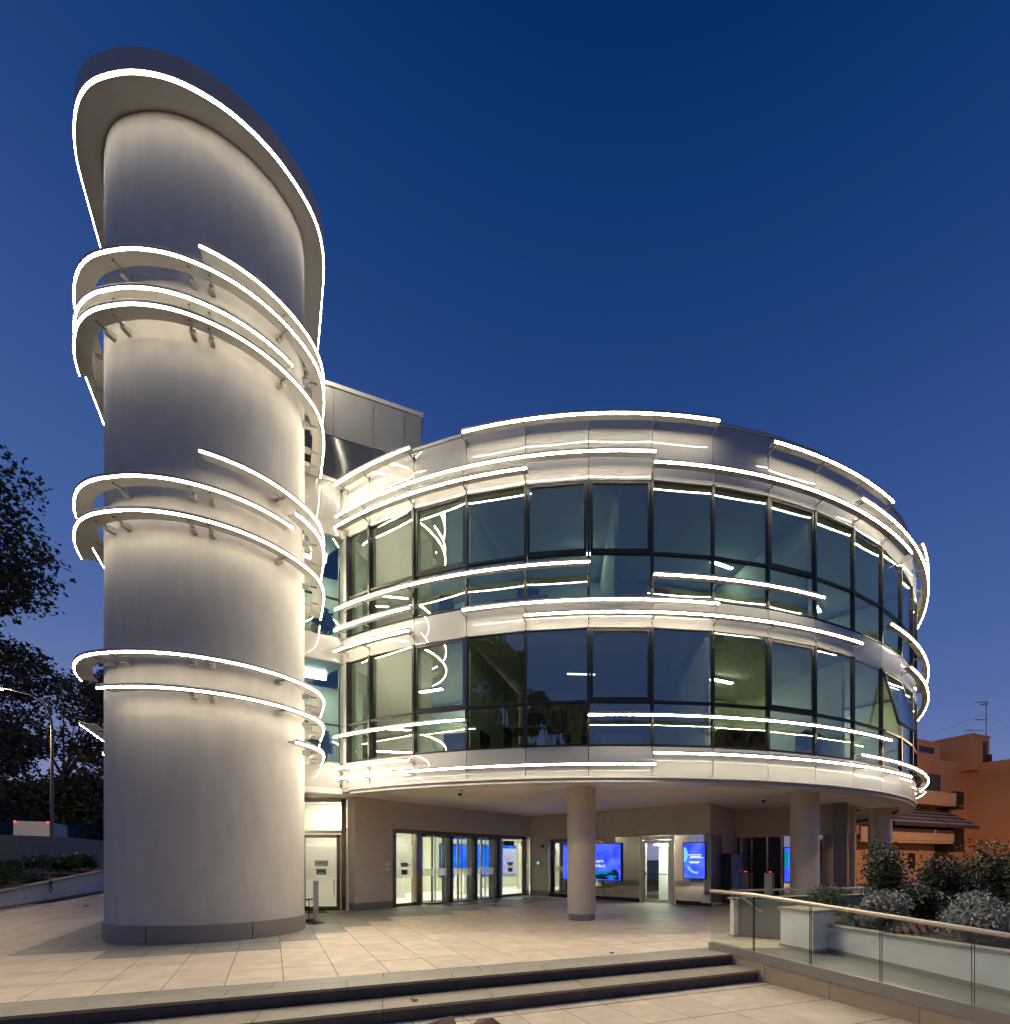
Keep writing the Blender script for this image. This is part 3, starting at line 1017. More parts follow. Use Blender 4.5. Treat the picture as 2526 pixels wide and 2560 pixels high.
# curved drums of glass, dark bars and fins
for ci, tc in enumerate((2.85, 3.95, 5.05)):
    c = Vector(W1.at(tc, -.35))
    for k in range(9):
        a0 = R_(-70 + k * 17.5) - math.atan2(W1.n.x, W1.n.y) * 0
        base = math.atan2(W1.n.y, W1.n.x)
        p, q = [c + Vector((math.cos(base + s), math.sin(base + s))) * .50 for s in (R_(-72 + k * 16), R_(-72 + (k + 1) * 16))]
        MB().seg(p, q, .06, 2.26, .008).build('curved_pane', 'clear', rv)
        MB().seg(p, q, .93, 1.17, .003, .0065).build('frosted_band', 'film', rv)
    for s in (-73, -25, 25, 73):
        p = c + Vector((math.cos(base + R_(s)), math.sin(base + R_(s)))) * .5
        MB().lathe((*p, 0), [(.017, .0), (.017, 2.27)], 8).build('door_bar', 'steel', rv)
    ring = [c + Vector((math.cos(2 * math.pi * k / 28), math.sin(2 * math.pi * k / 28))) * .54 for k in range(28)]
    MB().prism(ring, 2.2, 2.268).build('door_head', 'bronze', rv)
    MB().prism(ring, .0, .045).build('door_threshold', 'black', rv)
    W1.plate(MB(), tc + .46, tc + .60, .0, 2.26, -.42, .02).build('dark_post', 'black', rv)
    text('door_mark', 'X', .13, W1.P(tc - .16, 1.02, .155), W1.d, 'print', rv)
    text('door_mark', 'X', .13, W1.P(tc + .26, 1.02, .10), W1.d, 'print', rv)
    MB().seg(c, c + Vector((math.cos(base + .6), math.sin(base + .6))) * .48, .08, 2.2, .03).build('door_leaf', 'clear', rv)
    MB().lathe((*c, 0), [(.04, .04), (.04, 2.2)], 10).build('door_axis', 'steel', rv)
# frosted film with stripes and notices on the side leaf
def film(wall, t0, t1, z0, z1, off, par, dz=.045):
    f = wall.plate(MB(), t0, t1, z0, z1, off, off + .003).build('blind_film', 'film', par)
    mb = MB()
    z = z0 + .03
    while z < z1 - .25:
        wall.plate(mb, t0 + .01, t1 - .01, z, z + .010, off + .003, off + .0045)
        z += dz
    mb.build('blind_stripes', 'alu', par)
film(W1, 1.36, 1.96, .88, 1.95, -.146, rv)
W1.plate(MB(), 1.53, 1.80, 1.22, 1.36, -.14, -.138).build('notice', 'lilac', rv)
W1.plate(MB(), 1.555, 1.775, .98, 1.15, -.14, -.138).build('notice', 'greensign', rv)
film(W1, 6.0, 6.75, .88, 1.9, -.146, rv)
W1.plate(MB(), 6.25, 6.55, 1.22, 1.36, -.14, -.138).build('notice', 'lilac', rv)
W1.plate(MB(), 6.28, 6.52, .98, 1.15, -.14, -.138).build('notice', 'greensign', rv)
W1.plate(MB(), 6.1, 6.7, 2.02, 2.2, -.3, -.2).build('door_motor', 'black', rv)

# lobby behind the doors
W1.plate(MB(), .9, 13.2, -.001, 2.95, -5.2, -5.1).build('lobby_wall', 'roomwall', office)
W1.plate(MB(), .88, .98, -.001, 2.95, -5.1, -.37).build('lobby_wall', 'roomwhite', office)
W1.plate(MB(), 13.1, 13.2, -.001, 2.95, -5.1, -.37).build('lobby_wall', 'roomwhite', office)
W1.plate(MB(), .9, 13.2, 2.95, 3.05, -5.2, -.37).build('lobby_ceiling', 'ceil', office)
W1.plate(MB(), .9, 7.5, -.003, .004, -5.1, -.02).build('lobby_floor', 'roomwhite', office)
W1.plate(MB(), 7.5, 13.2, -.003, .004, -5.1, -.5).build('lobby_floor', 'roomwhite', office)
W1.plate(MB(), 3.0, 3.5, 0.004, 2.3, -3.4, -2.9).build('lobby_pillar', 'roomwhite', office)
for t in (1.8, 3.6, 5.4, 7.2, 9.5, 11.8):
    for o in (-1.3, -3.2):
        lamp = W1.plate(MB(), t - .3, t + .3, 2.915, 2.945, o - .15, o + .15).build('lobby_light', 'lobbylamp', office)
# vestibule and glazed side door under the link
VD = Wall((-7.45, 12.93), 89.0)
vest = VD.plate(MB(), .02, .10, 0, 3.2, -.1, .02).build('side_door', 'bronze', office)
for a, b, z0, z1, m in ((1.28, 1.385, 0, 3.2, 'bronze'), (.10, 1.28, 2.20, 2.29, 'steel'), (.12, .22, .12, 2.18, 'bronze'), (1.14, 1.24, .12, 2.18, 'bronze'), (.12, 1.24, .0, .12, 'bronze'), (.12, 1.24, 2.08, 2.18, 'bronze'), (.10, 1.28, 3.10, 3.2, 'steel')):
    VD.plate(MB(), a, b, z0, z1, -.08, .02 if m == 'bronze' else .05).build('door_frame', m, vest)
VD.plate(MB(), .22, 1.14, .12, 2.08, -.04, -.03).build('door_pane', 'clear', vest)
VD.plate(MB(), .10, 1.28, 2.29, 3.10, -.04, -.03).build('fanlight', 'clear', vest)
film(VD, .24, 1.10, .90, 2.06, -.028, vest)
VD.plate(MB(), .50, .88, 1.27, 1.43, -.022, -.020).build('notice', 'printwhite', vest)
VD.plate(MB(), .60, .86, 1.365, 1.385, -.0195, -.0185).build('notice_line', 'print', vest)
VD.plate(MB(), .60, .76, 1.335, 1.35, -.0195, -.0185).build('notice_line', 'print', vest)
text('notice_mark', 'X', .06, VD.P(.555, 1.345, -.0185), VD.d, 'print', vest)
VD.plate(MB(), .55, .83, 1.03, 1.19, -.022, -.020).build('notice', 'greensign', vest)
text('lettering', 'ATTENZIONE', .045, VD.P(.69, 1.135, -.0185), VD.d, 'printwhite', vest)
VD.plate(MB(), .62, .77, 1.075, 1.09, -.0195, -.0185).build('notice_line', 'printwhite', vest)
VD.plate(MB(), .59, .79, 1.045, 1.06, -.0195, -.0185).build('notice_line', 'printwhite', vest)
MB().tube([VD.P(1.10, .45, .03), VD.P(1.10, .45, .08), VD.P(1.10, .88, .08), VD.P(1.10, .88, .03)], .018).build('door_handle', 'steel', vest)
VD.plate(MB(), -1.3, 1.45, -.001, 3.25, -1.5, -1.42).build('vestibule_wall', 'roomwhite', vest)
VD.plate(MB(), -.9, 1.45, -.003, .003, -1.42, -.02).build('vestibule_floor', 'roomwhite', vest)
VD.plate(MB(), -.9, 1.45, 3.20, 3.28, -1.42, -.1).build('vestibule_ceiling', 'ceil', vest)
VD.plate(MB(), 1.39, 1.45, -.001, 3.25, -1.42, -.09).build('vestibule_wall', 'roomwhite', vest)
for t, o in ((.45, -.55), (1.15, -1.0)):
    p = VD.P(t, 3.165, o)
    MB().lathe(tuple(p), [(.075, 0), (.075, .03)], 16).build('ceiling_spot', 'vestlamp', vest)
VD.plate(MB(), .70, 1.0, 2.38, 2.45, -1.42, -1.40).build('wall_plate', 'redplate', vest)

# ================================================================== INTERIOR THINGS
def ceil_lamp(ph, r, z, m, lab, rot=0.):
    p = dp(ph, r)
    t = thing('office_light', lab, 'ceiling light', (p.x, p.y, z), 'office ceiling lights')
    MB().box((p.x, p.y, z + .025), (.75, .11, .05), ph + rot).build('housing', 'alu', t)
    MB().box((p.x, p.y, z - .005), (.72, .085, .01), ph + rot).build('diffuser', m, t)
names = {0: 'lower office floor', 1: 'upper office floor'}
for st, z in ((0, 6.21), (1, 9.30)):
    for ph, r, m, wh in ((-.47, 10.6, 'ceillamp' if st == 0 else 'dimlamp', 'beside the end pillar'), (-.33, 10.3, 'ceillamp' if st == 0 else 'dimlamp', 'behind the leftmost panes'),
                         (-.06, 10.6, 'faintlamp' if st == 0 else 'dimlamp', 'behind the middle panes'), (.30, 10.6, 'ceillamp' if st == 0 else 'dimlamp', 'right of the middle panes'),
                         (.56, 10.2, 'ceillamp' if st == 0 else 'dimlamp', 'near the open sash'), (.70, 10.6, 'ceillamp' if st == 0 else 'dimlamp', 'behind the far right panes')):
        ceil_lamp(ph, r, z, M[m], f'slim linear ceiling light on the {names[st]} {wh}', .12)

def desk(ph, r, z, lab, w=1.3):
    p = dp(ph, r)
    t = thing('office_desk', lab, 'desk', (p.x, p.y, z))
    MB().box((p.x, p.y, z + .735), (w, .7, .03), ph).build('desktop', 'wood', t)
    for s in (-1, 1):
        q = p + Vector((math.cos(ph), math.sin(ph))) * s * (w / 2 - .04)
        MB().box((q.x, q.y, z + .36), (.04, .62, .72), ph).build('leg', 'furn', t)
    q = p + Vector((math.cos(ph), math.sin(ph))) * .1
    MB().box((q.x, q.y, z + .98), (.52, .04, .32), ph + .2).build('monitor', 'black', t)
    MB().box((q.x, q.y, z + .79), (.05, .05, .08), ph).build('monitor_stand', 'black', t)
def cabinet(ph, r, z, h, w, lab):
    p = dp(ph, r)
    t = thing('filing_cabinet', lab, 'cabinet', (p.x, p.y, z))
    MB().box((p.x, p.y, z + h / 2), (w, .42, h), ph).build('carcass', 'furn', t)
    for k in range(3):
        q = dp(ph, r + .215)
        MB().box((q.x, q.y, z + h * (k + .5) / 3), (w - .04, .012, h / 3 - .03), ph).build('drawer', 'black', t)
def chair(ph, r, z, lab):
    p = dp(ph, r)
    t = thing('office_chair', lab, 'chair', (p.x, p.y, z))
    MB().box((p.x, p.y, z + .46), (.46, .46, .07), ph).build('seat', 'furn', t)
    q = dp(ph, r + .24)
    MB().hexa([(q.x + a, q.y + b, z + .52) for a, b in ((-.21, -.02), (.21, -.02), (.21, .02), (-.21, .02))], [(q.x + a * .8, q.y + b + .05, z + 1.06) for a, b in ((-.21, -.02), (.21, -.02), (.21, .02), (-.21, .02))]).build('backrest', 'furn', t)
    MB().tube([(p.x, p.y, z + .08), (p.x, p.y, z + .44)], .03).build('column', 'steel', t)
    mb = MB()
    for k in range(5):
        a = k * 1.256
        mb.tube([(p.x, p.y, z + .1), (p.x + .28 * math.cos(a), p.y + .28 * math.sin(a), z + .04)], .02, 6)
    mb.build('star_base', 'steel', t)
Z1, Z2 = 3.801, 6.861
desk(-.16, 11.5, Z1, 'desk with monitor on the lower floor left of the middle panes')
desk(.02, 11.5, Z1, 'desk with monitor on the lower floor at the middle panes')
chair(-.10, 11.75, Z1, 'dark swivel chair on the lower floor behind the tree reflection')
chair(-.04, 11.6, Z1, 'dark swivel chair on the lower floor next to the middle desk')
cabinet(-.29, 11.9, Z1, .62, 1.0, 'low dark cabinet on the lower floor behind the second pane')
cabinet(.27, 11.8, Z1, .72, 1.2, 'low dark cabinet on the lower floor right of the middle')
cabinet(.47, 11.9, Z1, .80, 1.1, 'low dark cabinet on the lower floor near the open sash')
desk(.10, 11.3, Z2, 'desk with monitor on the upper floor behind the middle panes')
chair(-.34, 11.6, Z2, 'dark swivel chair on the upper floor behind the left panes')
desk(-.18, 11.4, Z2, 'desk with monitor on the upper floor behind the third pane')

# ------------------------------------------------------------------ leaves and plants
def leafcloud(n, blobs, size, seed, flat=.0, shape='leaf', shell=.55, asp=.55):
    """n leaf faces spread through ellipsoid blobs [(c, r3, weight)]"""
    g = np.random.default_rng(seed)
    w = np.array([b[2] for b in blobs], float)
    which = g.choice(len(blobs), n, p=w / w.sum())
    c = np.array([b[0] for b in blobs])[which]
    r = np.array([b[1] for b in blobs])[which]
    d = g.normal(size=(n, 3))
    d /= np.linalg.norm(d, axis=1)[:, None]
    rad = shell + (1 - shell) * g.random(n) ** .6
    rad *= 1 + .18 * np.sin(d[:, 0] * 5 + seed) * np.cos(d[:, 2] * 6 + d[:, 1] * 4)
    p = c + d * r * rad[:, None]
    a = g.normal(size=(n, 3))
    a[:, 2] *= (1 - flat)
    a /= np.linalg.norm(a, axis=1)[:, None]
    b = np.cross(a, g.normal(size=(n, 3)))
    b /= np.linalg.norm(b, axis=1)[:, None]
    cc = np.cross(a, b)
    s = size * (.6 + .8 * g.random(n))[:, None]
    A, B = a * s, b * s * asp
    bend = cc * s * .18
    if shape == 'leaf':
        vs_ = np.stack([p - A * .5, p + B * .5 - A * .05 + bend, p + A * .5, p - B * .5 - A * .05 + bend], 1)
        k = 4
    else:   # lobed plane leaf
        vs_ = np.stack([p - A * .5, p + B * .9 - A * .15 + bend, p + B * .35 + A * .05, p + A * .55, p - B * .35 + A * .05, p - B * .9 - A * .15 + bend], 1)
        k = 6
    v = vs_.reshape(-1, 3)
    f = np.arange(n * k).reshape(n, k)
    return v, f
def leafobj(name, v, f, m, parent):
    k = f.shape[1]
    me = bpy.data.meshes.new(name)
    me.vertices.add(len(v))
    me.vertices.foreach_set('co', v.astype(np.float32).ravel())
    me.loops.add(f.size)
    me.loops.foreach_set('vertex_index', f.astype(np.int32).ravel())
    me.polygons.add(len(f))
    me.polygons.foreach_set('loop_start', np.arange(0, f.size, k, dtype=np.int32))
    me.polygons.foreach_set('loop_total', np.full(len(f), k, np.int32))
    me.update(calc_edges=True)
    me.materials.append(M[m])
    o = bpy.data.objects.new(name, me)
    col.objects.link(o)
    o['_base'] = (0., 0., 0.)
    parent_to(o, parent)
    return o

def tree(lab, base, h, cr, crown0, n, m, seed, size=.26, group='trees along the street', nb=26, lean=(0, 0), trunk_r=.2):
    g = np.random.default_rng(seed)
    t = thing('plane_tree', lab, 'tree', base, group)
    bx, by, bz = base
    mb = MB()
    pts = [(bx + lean[0] * k, by + lean[1] * k, bz + h * .75 * k) for k in (0, .2, .45, .7, 1)]
    mb.tube(pts, [trunk_r, trunk_r * .85, trunk_r * .65, trunk_r * .4, trunk_r * .15], 9)
    blobs = []
    for k in range(nb):
        u = g.random() ** .85
        z = bz + crown0 + (h - crown0) * u
        prof = math.sin(math.pi * min(1, .12 + .88 * (1 - u) ** .9)) ** .55 if u > .0 else .6
        rr = cr * prof * (.35 + .65 * math.sqrt(g.random()))
        a = g.random() * 2 * math.pi
        c = (bx + lean[0] * .6 + rr * math.cos(a), by + lean[1] * .6 + rr * math.sin(a), z)
        s = cr * (.20 + .16 * g.random())
        blobs.append((c, (s * 1.25, s * 1.25, s * .8), s ** 2))
        if k % 2 == 0:
            zz = bz + crown0 * .8 + (z - bz - crown0 * .8) * .35
            mb.tube([(bx + lean[0] * .4, by + lean[1] * .4, zz), ((bx + c[0]) / 2, (by + c[1]) / 2, (zz + z) / 2 + .2), c], [trunk_r * .35, trunk_r * .2, .02], 6)
    mb.build('trunk', 'bark', t, True)
    v, f = leafcloud(n, blobs, size, seed, shape='plane', shell=.25, asp=.8)
    leafobj('crown', v, f, m, t)
    return t

tree('big plane tree at the left edge of the photograph', (-27.5, 15.6, 0), 20.8, 5.4, 6.4, 52000, 'plane', 11, .17, nb=120, trunk_r=.26)
tree('leafy street tree behind the lamp post', (-41.5, 38, .3), 18.0, 5.6, 5.2, 14000, 'planedark', 12, .25, nb=44)
tree('low dark tree left of the lamp post', (-57, 44, .3), 15.5, 5.0, 2.0, 6500, 'planedark', 13, .34, nb=30)
tree('small far tree low beside the tower', (-46.0, 46, .3), 9.5, 5.0, 2.5, 5000, 'planedark', 14, .34, nb=24)
MG = 'trees opposite the office, seen only mirrored'
tree('tall tree behind the viewer mirrored in the left panes', (-11.8, -8.0, H0), 15.5, 3.8, 1.6, 18000, 'planedark', 15, .34, MG, nb=70)
tree('slim tree behind the viewer mirrored left of the middle panes', (-3.6, -10.0, H0), 12.8, 2.3, 1.6, 10000, 'planedark', 17, .30, MG, nb=40)
tree('wide tree behind the viewer mirrored in the right panes', (17.0, -3.5, H0), 14.5, 4.2, 1.6, 18000, 'planedark', 16, .34, MG, nb=70)

def shrub(name, lab, c, r3, n, m, size, seed, cat='shrub', group=None, nb=7, shape='leaf', asp=.5, stem=True):
    g = np.random.default_rng(seed)
    t = thing(name, lab, cat, (c[0], c[1], c[2]), group)
    blobs = []
    for k in range(nb):
        a = g.random() * 6.28
        q = .55 * math.sqrt(g.random())
        s = .42 + .25 * g.random()
        z = c[2] + r3[2] * (.55 + .75 * g.random() * 1.0) * 1.0
        blobs.append(((c[0] + r3[0] * q * math.cos(a), c[1] + r3[1] * q * math.sin(a), z), (r3[0] * s, r3[1] * s, r3[2] * s * .9), 1))
    v, f = leafcloud(n, blobs, size, seed, shape=shape, shell=.1, asp=asp)
    v[:, 2] = np.maximum(v[:, 2], c[2] + .01)
    leafobj('foliage', v, f, m, t)
    if stem:
        mb = MB()
        for k in range(4):
            a = g.random() * 6.28
            mb.tube([(c[0], c[1], c[2] - .02), (c[0] + r3[0] * .25 * math.cos(a), c[1] + r3[1] * .25 * math.sin(a), c[2] + r3[2] * .7)], [.02, .01], 5)
        mb.build('stem', 'bark', t)
    return t

# ------------------------------------------------------------------ right: balustrade, walls and planting
BD = Vector((.479, -.878)).normalized()
B0 = Vector((2.51, 7.38))
def bl_at(s, off=0.):
    n = Vector((BD.y, -BD.x))
    q = B0 + BD * s - n * off
    return (q.x, q.y)
def ch_top(s): return .111 - .002 * min(s, .82) - .034 * max(0, s - .82)
def ch_bot(s): return .0 - .038 * s
def hr_z(s): return .945 - .012 * min(s, .82) - .070 * max(0, s - .82)
joints = [0, .82, 1.68, 2.51, 3.33, 4.15, 4.97]
bal = thing('glass_balustrade', 'frameless glass balustrade with brass handrail sloping down along the ramp', 'balustrade', (2.51, 7.38, 0))
for a, b in zip(joints[:-1], joints[1:]):
    MB().seg(bl_at(a + .001), bl_at(b - .001), (ch_bot(a), ch_bot(b)), (ch_top(a), ch_top(b)), .10).build('base_channel', 'channel', bal)
    MB().seg(bl_at(a + .012), bl_at(b - .012), (ch_top(a) - .02, ch_top(b) - .02), (hr_z(a) - .02, hr_z(b) - .02), .017).build('glass_pane', 'balglass', bal)
mb = MB()
mb.tube([(*bl_at(s), hr_z(s)) for s in joints], .026, 10)
mb.build('handrail', 'rail', bal, True)
for s in joints[1:-1]:
    mb = MB().seg(bl_at(s - .0115), bl_at(s - .009), ch_top(s), hr_z(s) - .03, .018)
    mb.seg(bl_at(s + .009), bl_at(s + .0115), ch_top(s), hr_z(s) - .03, .018)
    mb.build('pane_edge', 'frame', bal)
# stone facing under the channel
facing = thing('ramp_wall', 'low sand coloured stone wall under the glass balustrade', 'wall', (2.95, 6.53, H0))
for a, b in ((.42, 1.02), (1.02, 1.95), (1.95, 2.9), (2.9, 3.85), (3.85, 4.97)):
    MB().seg(bl_at(a + .003, .0), bl_at(b - .003, .0), H0 - .02, (ch_bot(a) - .002, ch_bot(b) - .002), .075).build('stone_slab', 'slab', facing)

# pier, planter wall, parapet
pier = thing('white_pier', 'square white rendered pier with stone cap beside the ramp', 'pier', (4.05, 7.5, 0))
PQ = [(3.79, 7.66), (4.015, 7.09), (4.47, 7.28), (4.24, 7.88)]
MB().prism(PQ, -.01, .615).build('body', 'white', pier)
cxp, cyp = np.mean([p[0] for p in PQ]), np.mean([p[1] for p in PQ])
MB().prism([(cxp + (p[0] - cxp) * 1.13, cyp + (p[1] - cyp) * 1.1) for p in PQ], .617, .655).build('cap', 'cap', pier)
MB().prism([(cxp + (p[0] - cxp) * 1.06, cyp + (p[1] - cyp) * 1.05) for p in PQ], -.012, .035).build('foot', 'cap', pier)
plw = thing('planter_wall', 'long white planter wall running beside the ramp', 'wall', (4.8, 6.3, H0))
PA, PB_ = (4.36, 7.36), (6.17, 2.60)
MB().seg(PA, PB_, H0, .375, .14).build('body', 'white', plw)
MB().seg(PA, PB_, .377, .410, .20).build('coping', 'cap', plw)
MB().seg(PA, PB_, (-.02, -.20), (.05, -.13), .165).build('skirting', 'cap', plw)
par = thing('parapet_wall', 'low white parapet wall with coping behind the planter', 'wall', (5.5, 9.1, 0))
MB().seg((3.33, 8.60), (9.4, 10.19), -.01, .70, .11).build('body', 'white', par)
MB().seg((3.29, 8.59), (9.4, 10.19), .702, .735, .17).build('coping', 'cap', par)
MB().seg((3.31, 8.595), (3.45, 8.63), -.01, .03, .16).build('foot', 'cap', par)
rl2 = thing('parapet_railing', 'thin steel rail running above the white parapet', 'railing', (5.5, 9.2, .735))
MB().tube([(3.35, 8.72, .86), (9.4, 10.30, .86)], .02).build('rail', 'steel', rl2)
for k in range(7):
    x = 3.5 + k * .93
    MB().tube([(x, 8.60 + (x - 3.33) * .262 + .06, .735), (x, 8.60 + (x - 3.33) * .262 + .1, .86)], .010, 6).build('post', 'steel', rl2)
shr = thing('sloping_handrail', 'steel handrail sloping down on the stair wall behind the balustrade', 'handrail', (3.5, 8.4, 0))
MB().tube([(3.42, 8.50, .55), (3.36, 8.47, .50), (3.36, 8.46, .70), (3.44, 8.46, .77), (4.10, 8.30, .26)], .024, 8).build('rail', 'steel', shr)
MB().tube([(3.40, 8.52, .60), (3.37, 8.47, .60)], .014, 6).build('bracket', 'steel', shr)
stw = thing('stair_wall', 'wall with shade put into its grey colour beside the stairs between pier and parapet', 'wall', (3.8, 8.3, 0))
MB().seg((3.46, 8.60), (4.30, 8.10), -.01, .69, .08).build('body', 'skirt', stw)  # dark grey paints in the shade on this wall
for k, (zz, offy) in enumerate(((.62, .0), (.48, .35), (.35, .7))):
    pass
soil = struct(MB().prism([(4.44, 7.36), (6.2, 2.7), (11.5, 4.0), (11.5, 10.6), (9.4, 10.1), (4.45, 8.82)], H0, .345).build('planting_bed', 'soil'))
rr = thing('rear_railing', 'double steel handrail on the pale ramp behind the shrubs', 'railing', (9, 12, 0))
for z in (.85, 1.05):
    MB().tube([(8.4, 11.9, z - .0), (13.0, 13.0, z - .12)], .025).build('rail', 'steel', rr)
for k in range(4):
    x = 8.5 + 1.4 * k
    MB().tube([(x, 11.9 + (x - 8.4) * .24, 0), (x, 11.9 + (x - 8.4) * .24, 1.03)], .02, 6).build('post', 'steel', rr)
rw = thing('rear_ramp_wall', 'pale low wall behind the shrubs under the drum', 'wall', (9, 12.2, 0))
MB().seg((8.0, 12.1), (14.5, 13.8), -.01, .62, .15).build('body', 'white', rw)
MB().seg((8.0, 12.1), (14.5, 13.8), .622, .65, .2).build('coping', 'cap', rw)

SZ = .345
shrub('round_bush', 'round fine leaved bush on the planting bed behind the white pier', (4.82, 8.15, SZ), (.46, .42, .40), 3600, 'bush', .055, 31, 'bush', nb=12, asp=.25)
shrub('green_grass_tuft', 'small bright green tuft behind the pier corner', (4.95, 7.5, SZ), (.34, .32, .25), 1400, 'lime', .07, 32, 'plant', nb=6, asp=.2)
shrub('broadleaf_shrub', 'tall dark shrub standing under the third column', (6.25, 8.55, SZ), (.50, .46, .88), 4200, 'shrub', .058, 33, 'shrub', 'dark shrubs in the planting bed', 14)
shrub('broadleaf_shrub', 'wide dark shrub behind the pink flowers', (7.15, 8.3, SZ), (.64, .52, .70), 4400, 'shrub', .058, 34, 'shrub', 'dark shrubs in the planting bed', 14)
shrub('broadleaf_shrub', 'taller dark shrub in front of the orange building', (8.35, 8.6, SZ), (.70, .58, .85), 4600, 'shrub', .06, 35, 'shrub', 'dark shrubs in the planting bed', 14)
shrub('broadleaf_shrub', 'loose shrub at the right edge of the photograph', (7.55, 7.1, SZ), (.5, .5, .70), 2800, 'shrub', .058, 36, 'shrub', 'dark shrubs in the planting bed', 10)
shrub('broadleaf_shrub', 'dark shrub between the two silver plants', (6.0, 7.35, SZ), (.5, .4, .42), 1500, 'shrub', .07, 37, 'shrub', 'dark shrubs in the planting bed', 8)
shrub('silver_plant', 'silver leaved plant at the left end of the planter', (5.12, 7.1, SZ), (.40, .38, .34), 3800, 'grey', .062, 38, 'plant', 'silver plants in the planter', 12, asp=.35)
shrub('silver_plant', 'broad silver leaved plant right of the pink flowers', (5.52, 6.05, SZ), (.42, .42, .32), 4200, 'grey', .062, 39, 'plant', 'silver plants in the planter', 12, asp=.35)
shrub('silver_plant', 'taller silver leaved plant behind the broad one', (6.15, 6.55, SZ), (.46, .45, .46), 4400, 'grey', .062, 40, 'plant', 'silver plants in the planter', 12, asp=.35)
shrub('silver_plant', 'small silver leaved plant by the dark shrub', (5.5, 7.45, SZ), (.32, .3, .36), 2200, 'grey', .06, 41, 'plant', 'silver plants in the planter', 8, asp=.35)
shrub('ground_cover_plant', 'low green plant at the right end of the planter', (6.2, 5.5, SZ), (.45, .42, .22), 1600, 'bush', .06, 42, 'plant', None, 8)
def flowers(lab, spots, m, seed, size):
    t = thing('flower_clump', lab, 'flowers', (*spots[0][:2], SZ))
    g = np.random.default_rng(seed)
    for (x, y, z) in spots:
        mb = MB()
        for k in range(6):
            a = k * 1.047 + g.random() * .3
            d = Vector((math.cos(a), math.sin(a) * .4 - .15, math.sin(a))) * size
            s = Vector((-math.sin(a), 0, math.cos(a))) * size * .38
            c = Vector((x, y, z))
            mb.add([c, c + d * .6 + s, c + d, c + d * .6 - s], [(0, 1, 2, 3)])
        fl = mb.build('flower', m, t)
        MB().tube([(x, y + .005, SZ), (x, y + .01, z)], .004, 5).build('stalk', 'bush', fl)
    v, f = leafcloud(220, [((spots[0][0] + .12, spots[0][1] + .08, SZ + .08), (.25, .12, .08), 1)], .06, seed)
    leafobj('leaves', v, f, 'bush', t)
flowers('cluster of pink flowers between the silver plants', [(4.80 + .042 * i, 6.36 - .07 * (i % 3), .44 + .05 * (i % 3)) for i in range(9)], 'petal', 51, .055)
flowers('few pale blush flowers at the right end of the planter', [(5.95 + .11 * i, 5.55 + .06 * (i % 2), .50 + .06 * (i % 3)) for i in range(5)], 'blush', 52, .035)

# two stones at the lower edge
def boulder(lab, pts, seed):
    import bmesh
    bm = bmesh.new()
    for p in pts:
        bm.verts.new(p)
    bmesh.ops.convex_hull(bm, input=bm.verts)
    bmesh.ops.subdivide_edges(bm, edges=bm.edges, cuts=2, use_grid_fill=True)
    g = random.Random(seed)
    for v in bm.verts:
        v.co += Vector((g.uniform(-.006, .006), g.uniform(-.006, .006), g.uniform(-.004, .006)))
    me = bpy.data.meshes.new('stone')
    bm.to_mesh(me)
    me.materials.append(M['rock'])
    o = bpy.data.objects.new('stone', me)
    col.objects.link(o)
    tag(o, lab, 'stone', 'brown stones at the foot of the steps')
boulder('pointed brown stone at the lower edge of the photograph', [(-1.35, 4.35, H0), (-1.02, 4.3, H0), (-1.0, 4.62, H0), (-1.3, 4.65, H0), (-1.06, 4.58, -.125), (-1.2, 4.5, -.16), (-1.34, 4.5, -.2)], 1)
boulder('rounded brown stone at the lower edge of the photograph', [(-.95, 4.3, H0), (-.5, 4.3, H0), (-.48, 4.62, H0), (-.9, 4.62, H0), (-.78, 4.5, -.135), (-.64, 4.48, -.12), (-.86, 4.4, -.18), (-.54, 4.45, -.17)], 2)

# fallen leaves
lv = [(-16.2, 14.4, 0), (-15.3, 14.75, 0), (-17.5, 17.0, 0), (-14.6, 14.0, 0), (-1.62, 5.13, -.150), (.85, 7.0, 0)]
lvlab = ['large dry leaf lying closest to the left planter wall', 'upright dry leaf on the paving below the trailing sprig', 'dry leaf on the paving nearest the tower edge', 'flat dry leaf on the paving nearest the lower left corner', 'dry curled leaf on the lower step', 'tiny dry leaf scrap on the plaza near the steps']
for k, (x, y, z) in enumerate(lv):
    a = random.random() * 6
    s = .11 if k < 4 else .05
    pts = []
    for j in range(7):
        t = a + j * 6.283 / 7
        rr_ = s * (1 if j % 2 == 0 else .6)
        pts.append((x + rr_ * math.cos(t), y + rr_ * math.sin(t), z + .004 + (.02 if j % 3 == 0 else 0)))
    o = obj('fallen_leaf', pts + [(x, y, z + .006)], [(j, (j + 1) % 7, 7) for j in range(7)], 'dryleaf')
    tag(o, lvlab[k], 'leaf', 'fallen leaves')

